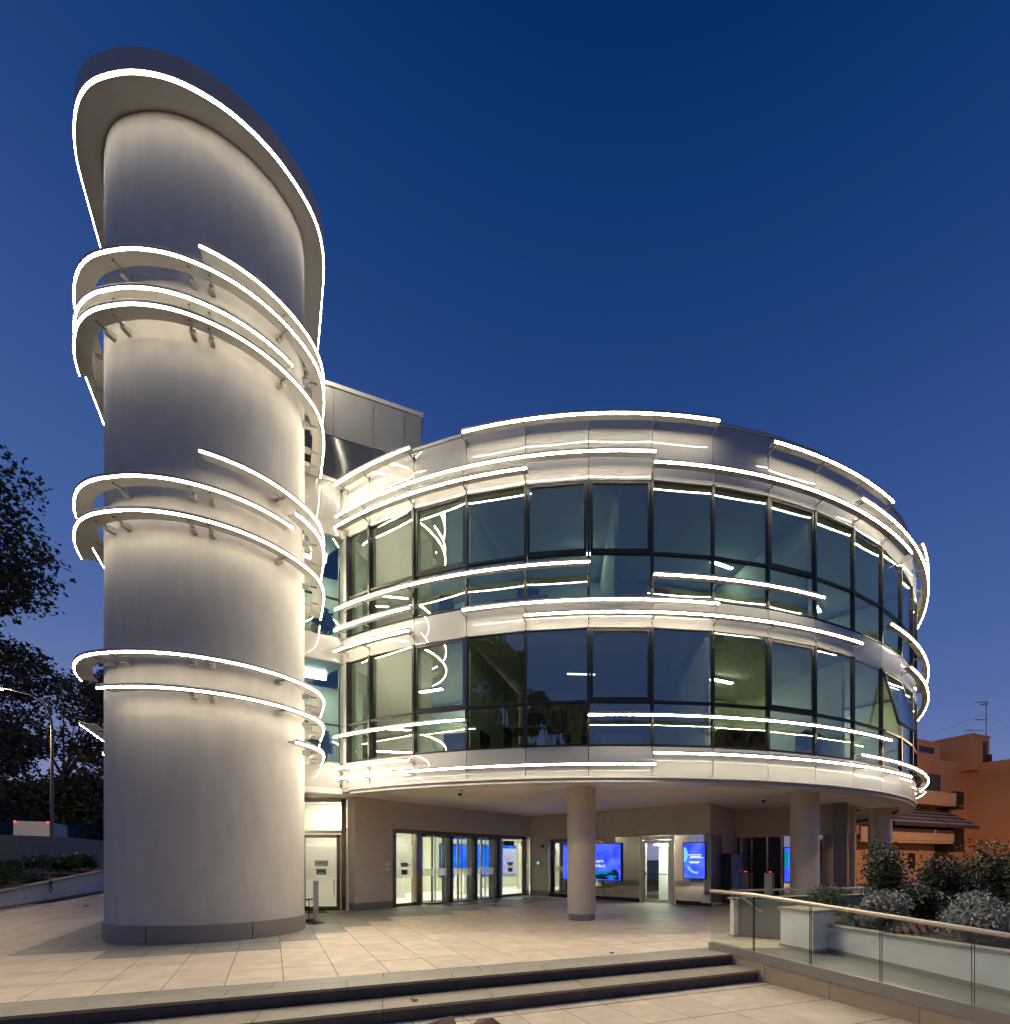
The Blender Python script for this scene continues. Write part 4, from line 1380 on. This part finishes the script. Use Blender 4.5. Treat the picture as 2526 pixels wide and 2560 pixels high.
# ------------------------------------------------------------------ left: planter, fence, lamp, truck
LW = Wall((-15.9, 12.2), -30.6)
lp = thing('left_planter_wall', 'white planter wall with stone coping left of the tower', 'wall', (-17, 14.5, 0))
def lw_pt(t, off=0.):
    return LW.at(t, off)
MB().seg(lw_pt(0), lw_pt(14), -.01, (.40, 1.12), .18).build('body', 'white', lp)
MB().seg(lw_pt(0), lw_pt(14), (.402, 1.122), (.45, 1.17), .28).build('coping', 'cap', lp)
MB().seg(lw_pt(0), lw_pt(14), -.004, .05, .20).build('skirting', 'cap', lp)
a0, a1, a2, a3 = lw_pt(0, -.1), lw_pt(14, -.1), lw_pt(14, -2.4), lw_pt(0, -2.4)
struct(obj('left_planting_bed', [(*a0, .36), (*a1, 1.08), (*a2, 1.15), (*a3, .42), (*a0, -.2), (*a1, -.2), (*a2, -.2), (*a3, -.2)], [(0, 1, 2, 3), (7, 6, 5, 4), (0, 4, 5, 1), (1, 5, 6, 2), (2, 6, 7, 3), (3, 7, 4, 0)], 'soil'))
fe = thing('sheet_fence', 'grey corrugated metal fence behind the left planter', 'fence', (-19.5, 15.5, 0))
mb = MB()
t = -1.0
k = 0
prof = []
while t < 30:
    prof.append((t, -2.35 + (.03 if k % 4 in (1, 2) else 0)))
    t += .055
    k += 1
v = []
for tt, oo in prof:
    x, y = lw_pt(tt, oo)
    v += [(x, y, .2), (x, y, 2.22 + min(tt, 14) * .028)]
obj('corrugated_sheet', v, [(2 * i, 2 * i + 2, 2 * i + 3, 2 * i + 1) for i in range(len(prof) - 1)], 'fence', fe)
for tt in (0, 3.5, 7, 10.5, 14):
    x, y = lw_pt(tt, -2.43)
    MB().box((x, y, 1.2), (.08, .08, 2.2), R_(30)).build('post', 'fence', fe)
for tt, off, rr3, m, lab, sd_, sz in ((1.5, -.7, (.75, .6, .42), 'bush', 'dark green bush at the left end of the left planter', 61, .10), (3.4, -.75, (.75, .6, .45), 'lime', 'bright green bush in the middle of the left planter', 62, .09),
                             (2.4, -.9, (.6, .5, .42), 'bush', 'olive bush left of the bright green one', 63, .10), (5.3, -.5, (.55, .4, .30), 'grey', 'small silver bush in the left planter', 64, .08),
                             (6.7, -1.2, (.95, .6, .55), 'bush', 'large olive bush right of the silver one', 65, .10), (8.6, -.9, (.8, .6, .5), 'lime', 'green bush beside the tower edge', 66, .10), (10.6, -.9, (.8, .6, .5), 'bush', 'green bush hidden partly by the tower', 67, .10)):
    x, y = lw_pt(tt, off)
    shrub('planter_bush', lab, (x, y, .38 + tt * .052), rr3, 1500, m, sz, sd_, 'bush', 'bushes in the left planter', 8)
tr = thing('trailing_sprig', 'thin sprig hanging over the left planter wall', 'plant', (*lw_pt(4.4, .16), .5))
x, y = lw_pt(4.3, .18)
v, f = leafcloud(60, [((x, y, .62), (.05, .05, .10), 1), ((x + .02, y, .42), (.07, .05, .12), 1.5)], .06, 70)
leafobj('foliage', v, f, 'shrub', tr)

lmp = thing('street_lamp', 'tall street lamp with curved arm and glowing head at left', 'street lamp', (-33.5, 30, .3))
lx, ly = (130 - 1393) / 1130 * 24, 24
pts = [(lx, ly, .3), (lx, ly, 8.6)]
arm = [(lx, ly, 8.6), (lx - .06, ly, 9.0), (lx - .25, ly, 9.5), (lx - .6, ly, 9.95), (lx - 1.2, ly, 10.25), (lx - 2.0, ly, 10.45), (lx - 2.7, ly, 10.62)]
lmp.location = (lx, ly, .3)
lmp['_base'] = (lx, ly, .3)
MB().tube(pts, [.085, .06], 10).build('pole', 'fence', lmp, True)
MB().tube(arm, .04, 8).build('arm', 'fence', lmp, True)
MB().hexa([(lx - 3.2, ly - .12, 10.56), (lx - 2.6, ly - .12, 10.53), (lx - 2.6, ly + .12, 10.53), (lx - 3.2, ly + .12, 10.56)], [(lx - 3.15, ly - .08, 10.70), (lx - 2.6, ly - .08, 10.66), (lx - 2.6, ly + .08, 10.66), (lx - 3.15, ly + .08, 10.70)]).build('lamp_head', 'fence', lmp)
box('lamp_lens', (lx - 2.92, ly, 10.52), (.42, .18, .05), 'street', lmp)

assumed_lamp = thing('street_lamp', 'assumed street lamp out of view, added to light the orange building', 'street lamp', (27.5, 17.5, H0))  # assumed, unseen lamp, added to light the orange facade
MB().tube([(27.5, 17.5, H0), (27.5, 17.5, 7.6), (27.7, 17.8, 8.1), (28.3, 18.7, 8.5), (28.8, 19.4, 8.6)], [.09, .06, .05, .045, .04], 10).build('pole', 'fence', assumed_lamp, True)
MB().hexa([(28.7, 19.2, 8.56), (28.95, 19.1, 8.56), (29.25, 19.65, 8.58), (29.0, 19.75, 8.58)], [(28.72, 19.24, 8.68), (28.92, 19.14, 8.68), (29.2, 19.62, 8.66), (29.02, 19.7, 8.66)]).build('lamp_head', 'fence', assumed_lamp)
box('lamp_lens', (28.97, 19.42, 8.53), (.25, .4, .04), 'assumed_street', assumed_lamp, R_(30))

def truck():
    y0 = 31.0
    q = y0 / 1130
    zt = 1.45 + 95 * q
    Rr = Vector(((124 - 1393) * q, y0))
    e = Vector((.9, .43)).normalized()
    a = Vector((-.60, .80)).normalized()
    w, ln = 1.75, 4.6
    t = thing('box_truck', 'white box truck with red marker lights behind the fence', 'truck', (Rr.x - .8, y0, .3))
    def pt(u, v, z):
        k = Rr - e * (w - u) + a * v
        return (k.x, k.y, z)
    def blk(u0, u1, v0, v1, z0, z1, nm, m):
        return MB().hexa([pt(u0, v0, z0), pt(u1, v0, z0), pt(u1, v1, z0), pt(u0, v1, z0)], [pt(u0, v0, z1), pt(u1, v0, z1), pt(u1, v1, z1), pt(u0, v1, z1)]).build(nm, m, t)
    blk(0, w, 0, ln, 1.1, zt, 'cargo_box', 'truck')
    blk(.03, w / 2 - .02, -.03, -.001, 1.15, zt - .08, 'rear_door', 'truck')
    blk(w / 2 + .02, w - .03, -.03, -.001, 1.15, zt - .08, 'rear_door', 'truck')
    for u in (.08, w - .08):
        MB().lathe(pt(u, -.05, zt - .03), [(.05, -.04), (.06, 0), (.035, .05)], 8).build('marker_light', 'redlamp', t)
    blk(.05, w - .05, ln + .1, ln + 1.6, .9, 2.7, 'cab', 'truck')
    blk(.2, w - .2, .1, ln + 1.4, .85, 1.08, 'chassis', 'black')
    for u in (.12, w - .12):
        for v in (1.0, ln + .6):
            c = Vector(pt(u, v, .72))
            w_ = MB()
            for k in range(14):
                an_ = k * 6.283 / 14
                d = Vector((a.x * .42 * math.cos(an_), a.y * .42 * math.cos(an_), .42 * math.sin(an_)))
                ex = Vector((e.x, e.y, 0)) * .11
                w_.v += [tuple(c + d - ex), tuple(c + d + ex)]
            w_.f = [(2 * k, 2 * ((k + 1) % 14), 2 * ((k + 1) % 14) + 1, 2 * k + 1) for k in range(14)] + [tuple(range(0, 28, 2)), tuple(range(27, 0, -2))]
            w_.build('wheel', 'black', t)
truck()
def car(lab, x, y, ang, m, amber=False):
    t = thing('parked_car', lab, 'car', (x, y, .3), 'cars behind the fence')
    ca, sa = math.cos(ang), math.sin(ang)
    def T(a, b, z): return (x + a * ca - b * sa, y + a * sa + b * ca, z)
    side = [(-2.1, .55), (-2.1, .95), (-1.9, 1.12), (-1.2, 1.2), (-.6, 1.62), (.7, 1.66), (1.4, 1.25), (2.0, 1.15), (2.15, .9), (2.15, .55)]
    v = [T(a, -.82 if z < 1.3 else -.66, z) for a, z in side] + [T(a, .82 if z < 1.3 else .66, z) for a, z in side]
    n = len(side)
    f = [tuple(range(n))[::-1], tuple(range(n, 2 * n))] + [(i, (i + 1) % n, n + (i + 1) % n, n + i) for i in range(n)]
    obj('body', v, f, m, t)
    for s in (-1, 1):
        obj('side_window', [T(-1.0, s * .79, 1.25), T(1.15, s * .79, 1.25), T(.65, s * .70, 1.58), T(-.55, s * .70, 1.58)], [(0, 1, 2, 3)], 'black', t)
        for a in (-1.3, 1.35):
            w_ = MB()
            for k in range(12):
                b = k * 6.283 / 12
                w_.v += [T(a + .31 * math.cos(b), s * .70, .61 + .31 * math.sin(b)), T(a + .31 * math.cos(b), s * .86, .61 + .31 * math.sin(b))]
            w_.f = [(2 * k, 2 * ((k + 1) % 12), 2 * ((k + 1) % 12) + 1, 2 * k + 1) for k in range(12)] + [tuple(range(0, 24, 2)), tuple(range(23, 0, -2))]
            w_.build('wheel', 'black', t)
    if amber:
        p = T(-2.12, -.6, 1.05)
        MB().box(p, (.06, .2, .1), ang).build('tail_light', 'amber', t)
q = 27 / 1130
car('white car roof showing above the fence below the truck', (95 - 1393) * q + .8, 27.0, .15, 'truck')
car('pale car with amber light beside the tower edge', (232 - 1393) * .0283, 32.0, .2, 'truck', True)
# lamp on car roof height: small amber marker seen by the tower edge

# ================================================================== ORANGE BUILDING
orb = thing('orange_apartment_building', 'orange rendered apartment block with balconies and striped awnings at right', 'building', (33, 40, 0))
A_ = Vector((-.427, .904))
B_ = Vector((.913, .407))
P1 = Vector((32.8, 38.0))
def op(a, b):   # a along A_ (away), b along B_ (right, away)
    q = P1 + A_ * a + B_ * b
    return (q.x, q.y)
def oprism(a0, a1, b0, b1, z0, z1, nm, m, par=orb):
    return MB().prism([op(a0, b0), op(a0, b1), op(a1, b1), op(a1, b0)], z0, z1).build(nm, m, par)
oprism(0, 10, -14, 3.07, -.3, 9.60, 'wall', 'orange')
oprism(-.06, 10, -14.05, 3.05, 9.60, 9.72, 'roof_coping', 'orangelight')
oprism(-9, 10, 3.07, 12, -.3, 9.55, 'wall', 'orange')
oprism(-9.06, 10, 3.02, 12, 9.55, 9.66, 'roof_coping', 'orangelight')
oprism(.45, 9, -13, -.06, 9.72, 11.25, 'penthouse', 'orange')
oprism(.38, 9, -13, .02, 11.25, 11.36, 'roof_coping', 'orangelight')
oprism(-.9, 5, 1.9, 4.6, 9.0, 12.0, 'stair_head', 'orange')
oprism(-.97, 5.05, 1.84, 4.66, 12.0, 12.1, 'roof_coping', 'orangelight')
oprism(-.94, -.88, 3.55, 4.15, 9.7, 11.6, 'roof_door', 'brown')
oprism(2.5, 6, 4.6, 7.2, 9.6, 11.0, 'roof_shed', 'orange')
oprism(-1.2, -.95, 4.2, 4.3, 9.6, 10.5, 'parapet_rail', 'brown')
# vent opening of the penthouse
oprism(.43, .47, -3.1, -1.0, 10.35, 10.85, 'vent', 'black')
# recess with shutter, balcony parapets, dark openings
for zf in (5.9, 2.9):
    oprism(-.03, .5, -6.5, -1.0, zf + .95, zf + 2.6, 'loggia_recess', 'black' if zf < 5 else 'shutter')
    oprism(-1.3, 0, -13.5, -.45 if zf > 5 else -1.9, zf - .18, zf, 'balcony_slab', 'orangelight')
    oprism(-1.36, -1.26, -13.5, -1.6 if zf > 5 else -1.9, zf, zf + .88, 'balcony_parapet', 'orangelight')
oprism(-1.3, -.02, -1.55, -.35, 5.55, 6.95, 'balcony_screen', 'black')
oprism(-1.3, -.02, -1.85, -.3, 2.1, 4.2, 'dark_recess', 'black')
oprism(-.02, .1, -3.2, -1.0, 6.3, 8.2, 'roller_shutter', 'shutter')
for b in (-9.2, -5.7, -2.3):
    oprism(-.05, .1, b, b + 1.15, .6, 2.1, 'window', 'orangelight')
    oprism(-.07, .0, b + .1, b + 1.05, .7, 2.0, 'window_pane', 'black')
    for k in range(5):
        oprism(-.09, -.075, b + .1 + k * .22, b + .14 + k * .22, .7, 2.0, 'grille_bar', 'brown')
# downpipe and right balconies
MB().tube([(*op(-3.9, 3.0), 0), (*op(-3.9, 3.0), 9.2)], .09, 8).build('downpipe', 'brown', orb)
for zf in (2.9, 5.9):
    oprism(-8.5, -4.2, 2.2, 3.07, zf, zf + .9, 'balcony_parapet', 'orange')
    oprism(-8.5, -4.2, 3.0, 3.1, zf + .95, zf + 2.3, 'loggia_recess', 'black')
# awnings
def awning(b0, b1, z1, z0, reach, lab):
    t = thing('striped_awning', lab, 'awning', (*op(-reach, (b0 + b1) / 2), z0), 'striped awnings on the orange building')
    n = 9
    for k in range(n):
        u0, u1 = k / n, (k + 1) / n
        a0, a1 = -.05 - reach * u0, -.05 - reach * u1
        za, zb = z1 - (z1 - z0) * u0, z1 - (z1 - z0) * u1
        q = [op(a0, b0), op(a0, b1), op(a1, b1), op(a1, b0)]
        MB().hexa([(*q[0], za - .02), (*q[1], za - .02), (*q[2], zb - .02), (*q[3], zb - .02)], [(*q[0], za), (*q[1], za), (*q[2], zb), (*q[3], zb)]).build('stripe', 'awn2' if k % 2 == 0 else 'awn1', t)
    q0, q1 = op(-.05 - reach, b0), op(-.05 - reach, b1)
    MB().seg(q0, q1, z0 - .28, z0 - .01, .03).build('valance', 'awn1', t)
awning(-4.9, -.5, 5.62, 4.15, 2.3, 'striped awning at the corner of the orange building')
awning(-11.5, -5.1, 5.62, 4.15, 2.3, 'striped awning partly behind the third column')
# aerial on the roof
an = thing('roof_aerial', 'tall television aerial on the orange building roof', 'aerial', (38.0, 40.0, 9.6))
ax_, ay_ = 38.0, 40.0
MB().tube([(ax_, ay_, 9.6), (ax_, ay_, 15.5)], .035, 6).build('mast', 'fence', an)
for z, w, s in ((15.4, 1.0, 1), (15.2, .5, -1), (13.85, 1.2, -1), (12.9, 2.2, -1)):
    MB().tube([(ax_ + .2 * s, ay_, z), (ax_ - w * .8, ay_, z)], .022, 6).build('boom', 'fence', an)
    for k in range(5 if w < 2 else 2):
        xx = ax_ - w * .8 + k * w * .2
        MB().tube([(xx, ay_ - .25, z), (xx, ay_ + .25, z + .03)], .012, 5).build('element', 'fence', an)
for sgn in (-1, 1):
    MB().tube([(ax_, ay_, 14.4), (ax_ + sgn * 7.5, ay_ + (-1 if sgn < 0 else 2), 11.6)], .008, 4).build('guy_wire', 'fence', an)

# ================================================================== SMALL THINGS AT THE ENTRANCE
# queue post in front of the side door
qp = thing('queue_post', 'steel queue post with round base beside the side door', 'post', (-5.72, 10.85, 0))
px_, py_ = G = ((790 - 1393) / 1130 * 10.35, 10.35)
qp.location = (px_, py_, 0)
qp['_base'] = (px_, py_, 0.)
auto_smooth(MB().lathe((px_, py_, 0), [(.19, 0), (.19, .012), (.12, .035), (.04, .06)], 28).build('base', 'black', qp))
auto_smooth(MB().lathe((px_, py_, 0), [(.052, .06), (.052, .95), (.045, .97)], 20).build('pole', 'steel', qp))
auto_smooth(MB().lathe((px_, py_, 0), [(.056, .88), (.056, .965)], 20).build('belt_head', 'steel', qp))
um = thing('umbrella_stand', 'black wire umbrella stand between the tower and the queue post', 'stand', (-6.25, 10.55, 0))
ux, uy = (767 - 1393) / 1130 * 10.6, 10.6
um.location = (ux, uy, 0)
um['_base'] = (ux, uy, 0.)
box('tray', (ux, uy, .03), (.26, .26, .06), 'black', um)
for a, b in ((-.12, -.12), (.12, -.12), (.12, .12), (-.12, .12)):
    MB().tube([(ux + a, uy + b, .05), (ux + a, uy + b, .52)], .01, 6).build('upright', 'black', um)
mb = MB()
for a, b in (((-.12, -.12), (.12, -.12)), ((.12, -.12), (.12, .12)), ((.12, .12), (-.12, .12)), ((-.12, .12), (-.12, -.12))):
    mb.tube([(ux + a[0], uy + a[1], .52), (ux + b[0], uy + b[1], .52)], .012, 6)
mb.build('rim', 'black', um)

tag(W1.plate(MB(), 2.6, 6.4, .003, .014, .05, 1.0).build('door_mat', 'black'), 'dark door mat in front of the revolving doors', 'mat')

def dome(x, y, lab):
    t = thing('dome_camera', lab, 'security camera', (x, y, 3.12), 'dome cameras under the drum')
    auto_smooth(MB().lathe((x, y, 3.224), [(.075, -.0), (.075, -.08), (.06, -.10)], 18).build('housing', 'whiteplastic', t))
    auto_smooth(MB().lathe((x, y, 3.125), [(.055, 0), (.052, -.03), (.035, -.055), (.008, -.065)], 16).build('dome', 'black', t))
dome(-2.45, 11.4, 'white dome camera on the soffit above the revolving doors')
dome(5.8, 12.7, 'white dome camera on the soffit left of the second column')
dome(10.0, 15.0, 'white dome camera on the soffit near the third column')
dp2 = W2.P(.75, 2.0, .05)
wc = thing('wall_camera', 'small round camera on the wall right of the doors', 'security camera', tuple(dp2))
W2.plate(MB(), .70, .80, 1.95, 2.05, 0, .06).build('bracket', 'whiteplastic', wc)
MB().tube([W2.P(.75, 2.0, .06), W2.P(.75, 1.98, .16)], .055, 12).build('lens', 'black', wc)
ic = thing('intercom', 'pale intercom with lit display on the corner wall', 'intercom', tuple(W2.P(.47, 1.2, 0)))
W2.plate(MB(), .38, .56, 1.15, 1.45, 0, .05).build('case', 'alu', ic)
W2.plate(MB(), .42, .52, 1.27, 1.38, .05, .053).build('display', 'cyan', ic)
for k, z in enumerate((1.18, 1.33)):
    s = thing('wall_socket', ('lower' if k == 0 else 'upper') + ' of two white socket boxes left of the doors', 'socket', tuple(W1.P(1.0, z, 0)), 'socket boxes on the entrance wall')
    W1.plate(MB(), .93, 1.07, z - .05, z + .05, 0, .03).build('case', 'whiteplastic', s)
    W1.plate(MB(), .97, 1.03, z - .025, z + .025, .03, .033).build('cover', 'alu', s)

def display(wall, t0, t1, z0, z1, m, lab, depth=.07, off=.021):
    t = thing('wall_display', lab, 'display', tuple(wall.P((t0 + t1) / 2, z0, off)))
    wall.plate(MB(), t0 - .03, t1 + .03, z0 - .03, z1 + .03, off, off + depth).build('casing', 'black', t)
    wall.plate(MB(), t0, t1, z0, z1, off + depth, off + depth + .004).build('screen', m, t)
    return t
d1 = display(W2, 1.75, 4.24, .72, 2.02, 'blue1', 'large landscape blue display half hidden by the front column')
o1 = .097
for s, z, sz, al in (('SELF', 1.55, .13, 3.12), ('OPERAZIONI DI CARTA', 1.36, .115, 3.55), ('ALLO SPORTELLO', 1.19, .12, 3.62)):
    text('lettering', s, sz, W2.P(al, z, o1), W2.d, 'textw', d1, align='RIGHT')
g = random.Random(5)
mb = MB()
def blob(mb, wall, t, z, a, b, off):
    pts = []
    for k in range(18):
        an_ = k * 6.283 / 18
        rr_ = 1 + .25 * math.sin(3 * an_ + t * 9) + .15 * math.sin(5 * an_)
        pts.append(wall.P(t + a * rr_ * math.cos(an_), z + b * rr_ * math.sin(an_), off))
    mb.add(pts, [tuple(range(18))])
for t, z, a, b in ((3.5, .86, .4, .10), (3.95, .98, .25, .10), (4.08, .80, .13, .06), (3.0, .82, .3, .07)):
    blob(mb, W2, t, z, a, b, o1)
mb.build('screen_print', 'dark_blob', d1)
mb = MB()
for t, z, a, b in ((3.45, 1.0, .42, .05), (3.85, .86, .2, .04), (3.1, .95, .25, .05)):
    blob(mb, W2, t, z, a, b, o1 + .002)
mb.build('screen_print', 'teal', d1)
d2 = display(W2, 6.53, 7.20, .87, 1.98, 'blue1', 'upright blue display on the mirror panel right of the service door')
mb = MB()
pts = []
for k in range(20):
    an_ = -1.57 + 3.14 * k / 19
    pts.append(W2.P(6.53 + .13 * math.cos(an_), 1.62 + .24 * math.sin(an_), o1))
mb.add(pts, [tuple(range(20))])
mb.build('screen_print', 'cyan', d2)
mb = MB()
for k in range(10):
    an_ = R_(200 + k * 8)
    an2 = R_(208 + k * 8)
    P_ = [W2.P(6.95 + r * .30 * math.cos(a), 1.35 + r * .30 * math.sin(a), o1) for r, a in ((.9, an_), (1.1, an_), (1.1, an2), (.9, an2))]
    mb.add(P_, [(0, 1, 2, 3)])
mb.build('screen_print', 'cyan', d2)
mb = MB()
for z, a, b in ((1.60, 6.68, 7.10), (1.55, 6.74, 7.08), (1.51, 6.72, 7.16), (1.38, 6.70, 7.05), (1.35, 6.74, 7.02)):
    W2.plate(mb, a, b, z, z + .016, o1, o1 + .001)
mb.build('screen_text', 'textw', d2)
d3 = display(W4, 1.58, 1.98, .72, 1.85, 'blue1', 'narrow blue display beside the second column')
W4.plate(MB(), 1.58, 1.70, 1.2, 1.75, .096, .098).build('screen_print', 'teal', d3)
ld = display(W1, 6.8, 11.9, .65, 2.2, 'blue2', 'large azure display glowing inside the lobby behind the revolving doors', .08, -5.09)
ld2 = display(W1, 2.2, 2.6, 1.75, 2.0, 'blue2', 'small azure screen inside the lobby left of the large one', .05, -2.4)
ld2.children[0]
W1.plate(MB(), 2.25, 2.55, .004, 1.72, -2.42, -2.2).build('pedestal', 'roomwhite', ld2)
for t0, o_ in ((1.7, -3.0), (5.9, -2.6)):
    c = thing('lobby_counter', 'white counter in the lobby ' + ('behind the left door leaf' if t0 < 3 else 'behind the right door leaf'), 'counter', tuple(W1.P(t0 + .4, .004, o_)))
    W1.plate(MB(), t0, t0 + .9, .004, 1.02, o_ - .3, o_ + .3).build('body', 'roomwhite', c)
    W1.plate(MB(), t0 - .03, t0 + .93, 1.022, 1.06, o_ - .33, o_ + .33).build('top', 'alu', c)
# lockers
lk = thing('locker_cabinet', 'bank of small lockers tinted with painted-in blue screen light beside the mirror corner', 'lockers', tuple(W3.P(1.85, 0, .2)))
W3.plate(MB(), 1.2, 2.55, .0, 1.66, .0, .30).build('carcass', 'black', lk)
ldm = mat('locker_screenlit', (.22, .36, .62), .4, var=.04, rnd=.1)  # blue light of the displays is put into the door colour
for i in range(4):
    for j in range(6):
        a, b = 1.22 + i * .33, 1.22 + (i + 1) * .33 - .012
        z0, z1 = .04 + j * .268, .04 + (j + 1) * .268 - .012
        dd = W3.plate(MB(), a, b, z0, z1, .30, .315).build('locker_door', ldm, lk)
        W3.plate(MB(), b - .06, b - .035, (z0 + z1) / 2 - .03, (z0 + z1) / 2 + .03, .315, .325).build('lock', 'black', dd)
# turnstile in the dark doorway
for k, t in enumerate((.35, 1.15)):
    ts = thing('turnstile_post', ('left' if k == 0 else 'right') + ' steel turnstile post in the dark doorway', 'turnstile', tuple(W4.P(t, 0, .25)), 'turnstile posts in the dark doorway')
    W4.plate(MB(), t - .12, t + .12, 0, 1.0, .05, .45).build('body', 'steel', ts)
    W4.plate(MB(), t - .13, t + .13, 1.0, 1.03, .04, .46).build('top', 'black', ts)
    W4.plate(MB(), t - .03, t + .03, 1.03, 1.045, .1, .16).build('indicator', 'redlamp', ts)
# potted plants in the link
for k, z in enumerate((3.81, 6.87)):
    x, y = LK.at(.45, -.55)
    t = thing('potted_plant', 'leafy potted plant behind the ' + ('lower' if k == 0 else 'upper') + ' link window', 'plant', (x, y, z), 'potted plants in the link')
    auto_smooth(MB().lathe((x, y, z), [(.10, 0), (.15, .26), (.14, .28)], 16).build('pot', 'pot', t))
    v, f = leafcloud(110, [((x, y, z + .55), (.25, .25, .32), 1)], .26, 80 + k, asp=.4)
    leafobj('foliage', v, f, 'shrub', t)
    MB().tube([(x, y, z + .25), (x + .03, y, z + .6)], .012, 5).build('stem', 'bark', t)
x, y = tuple(dp(.42, 12.1))
t = thing('potted_plant', 'small potted plant on the lower office sill right of the middle', 'plant', (x, y, Z1))
auto_smooth(MB().lathe((x, y, Z1), [(.12, 0), (.16, .30), (.15, .32)], 16).build('pot', 'redplate', t))
v, f = leafcloud(120, [((x, y, Z1 + .55), (.26, .2, .28), 1)], .16, 90, asp=.4)
leafobj('foliage', v, f, 'shrub', t)

for o in bpy.data.objects:
    if '_base' in o:
        del o['_base']
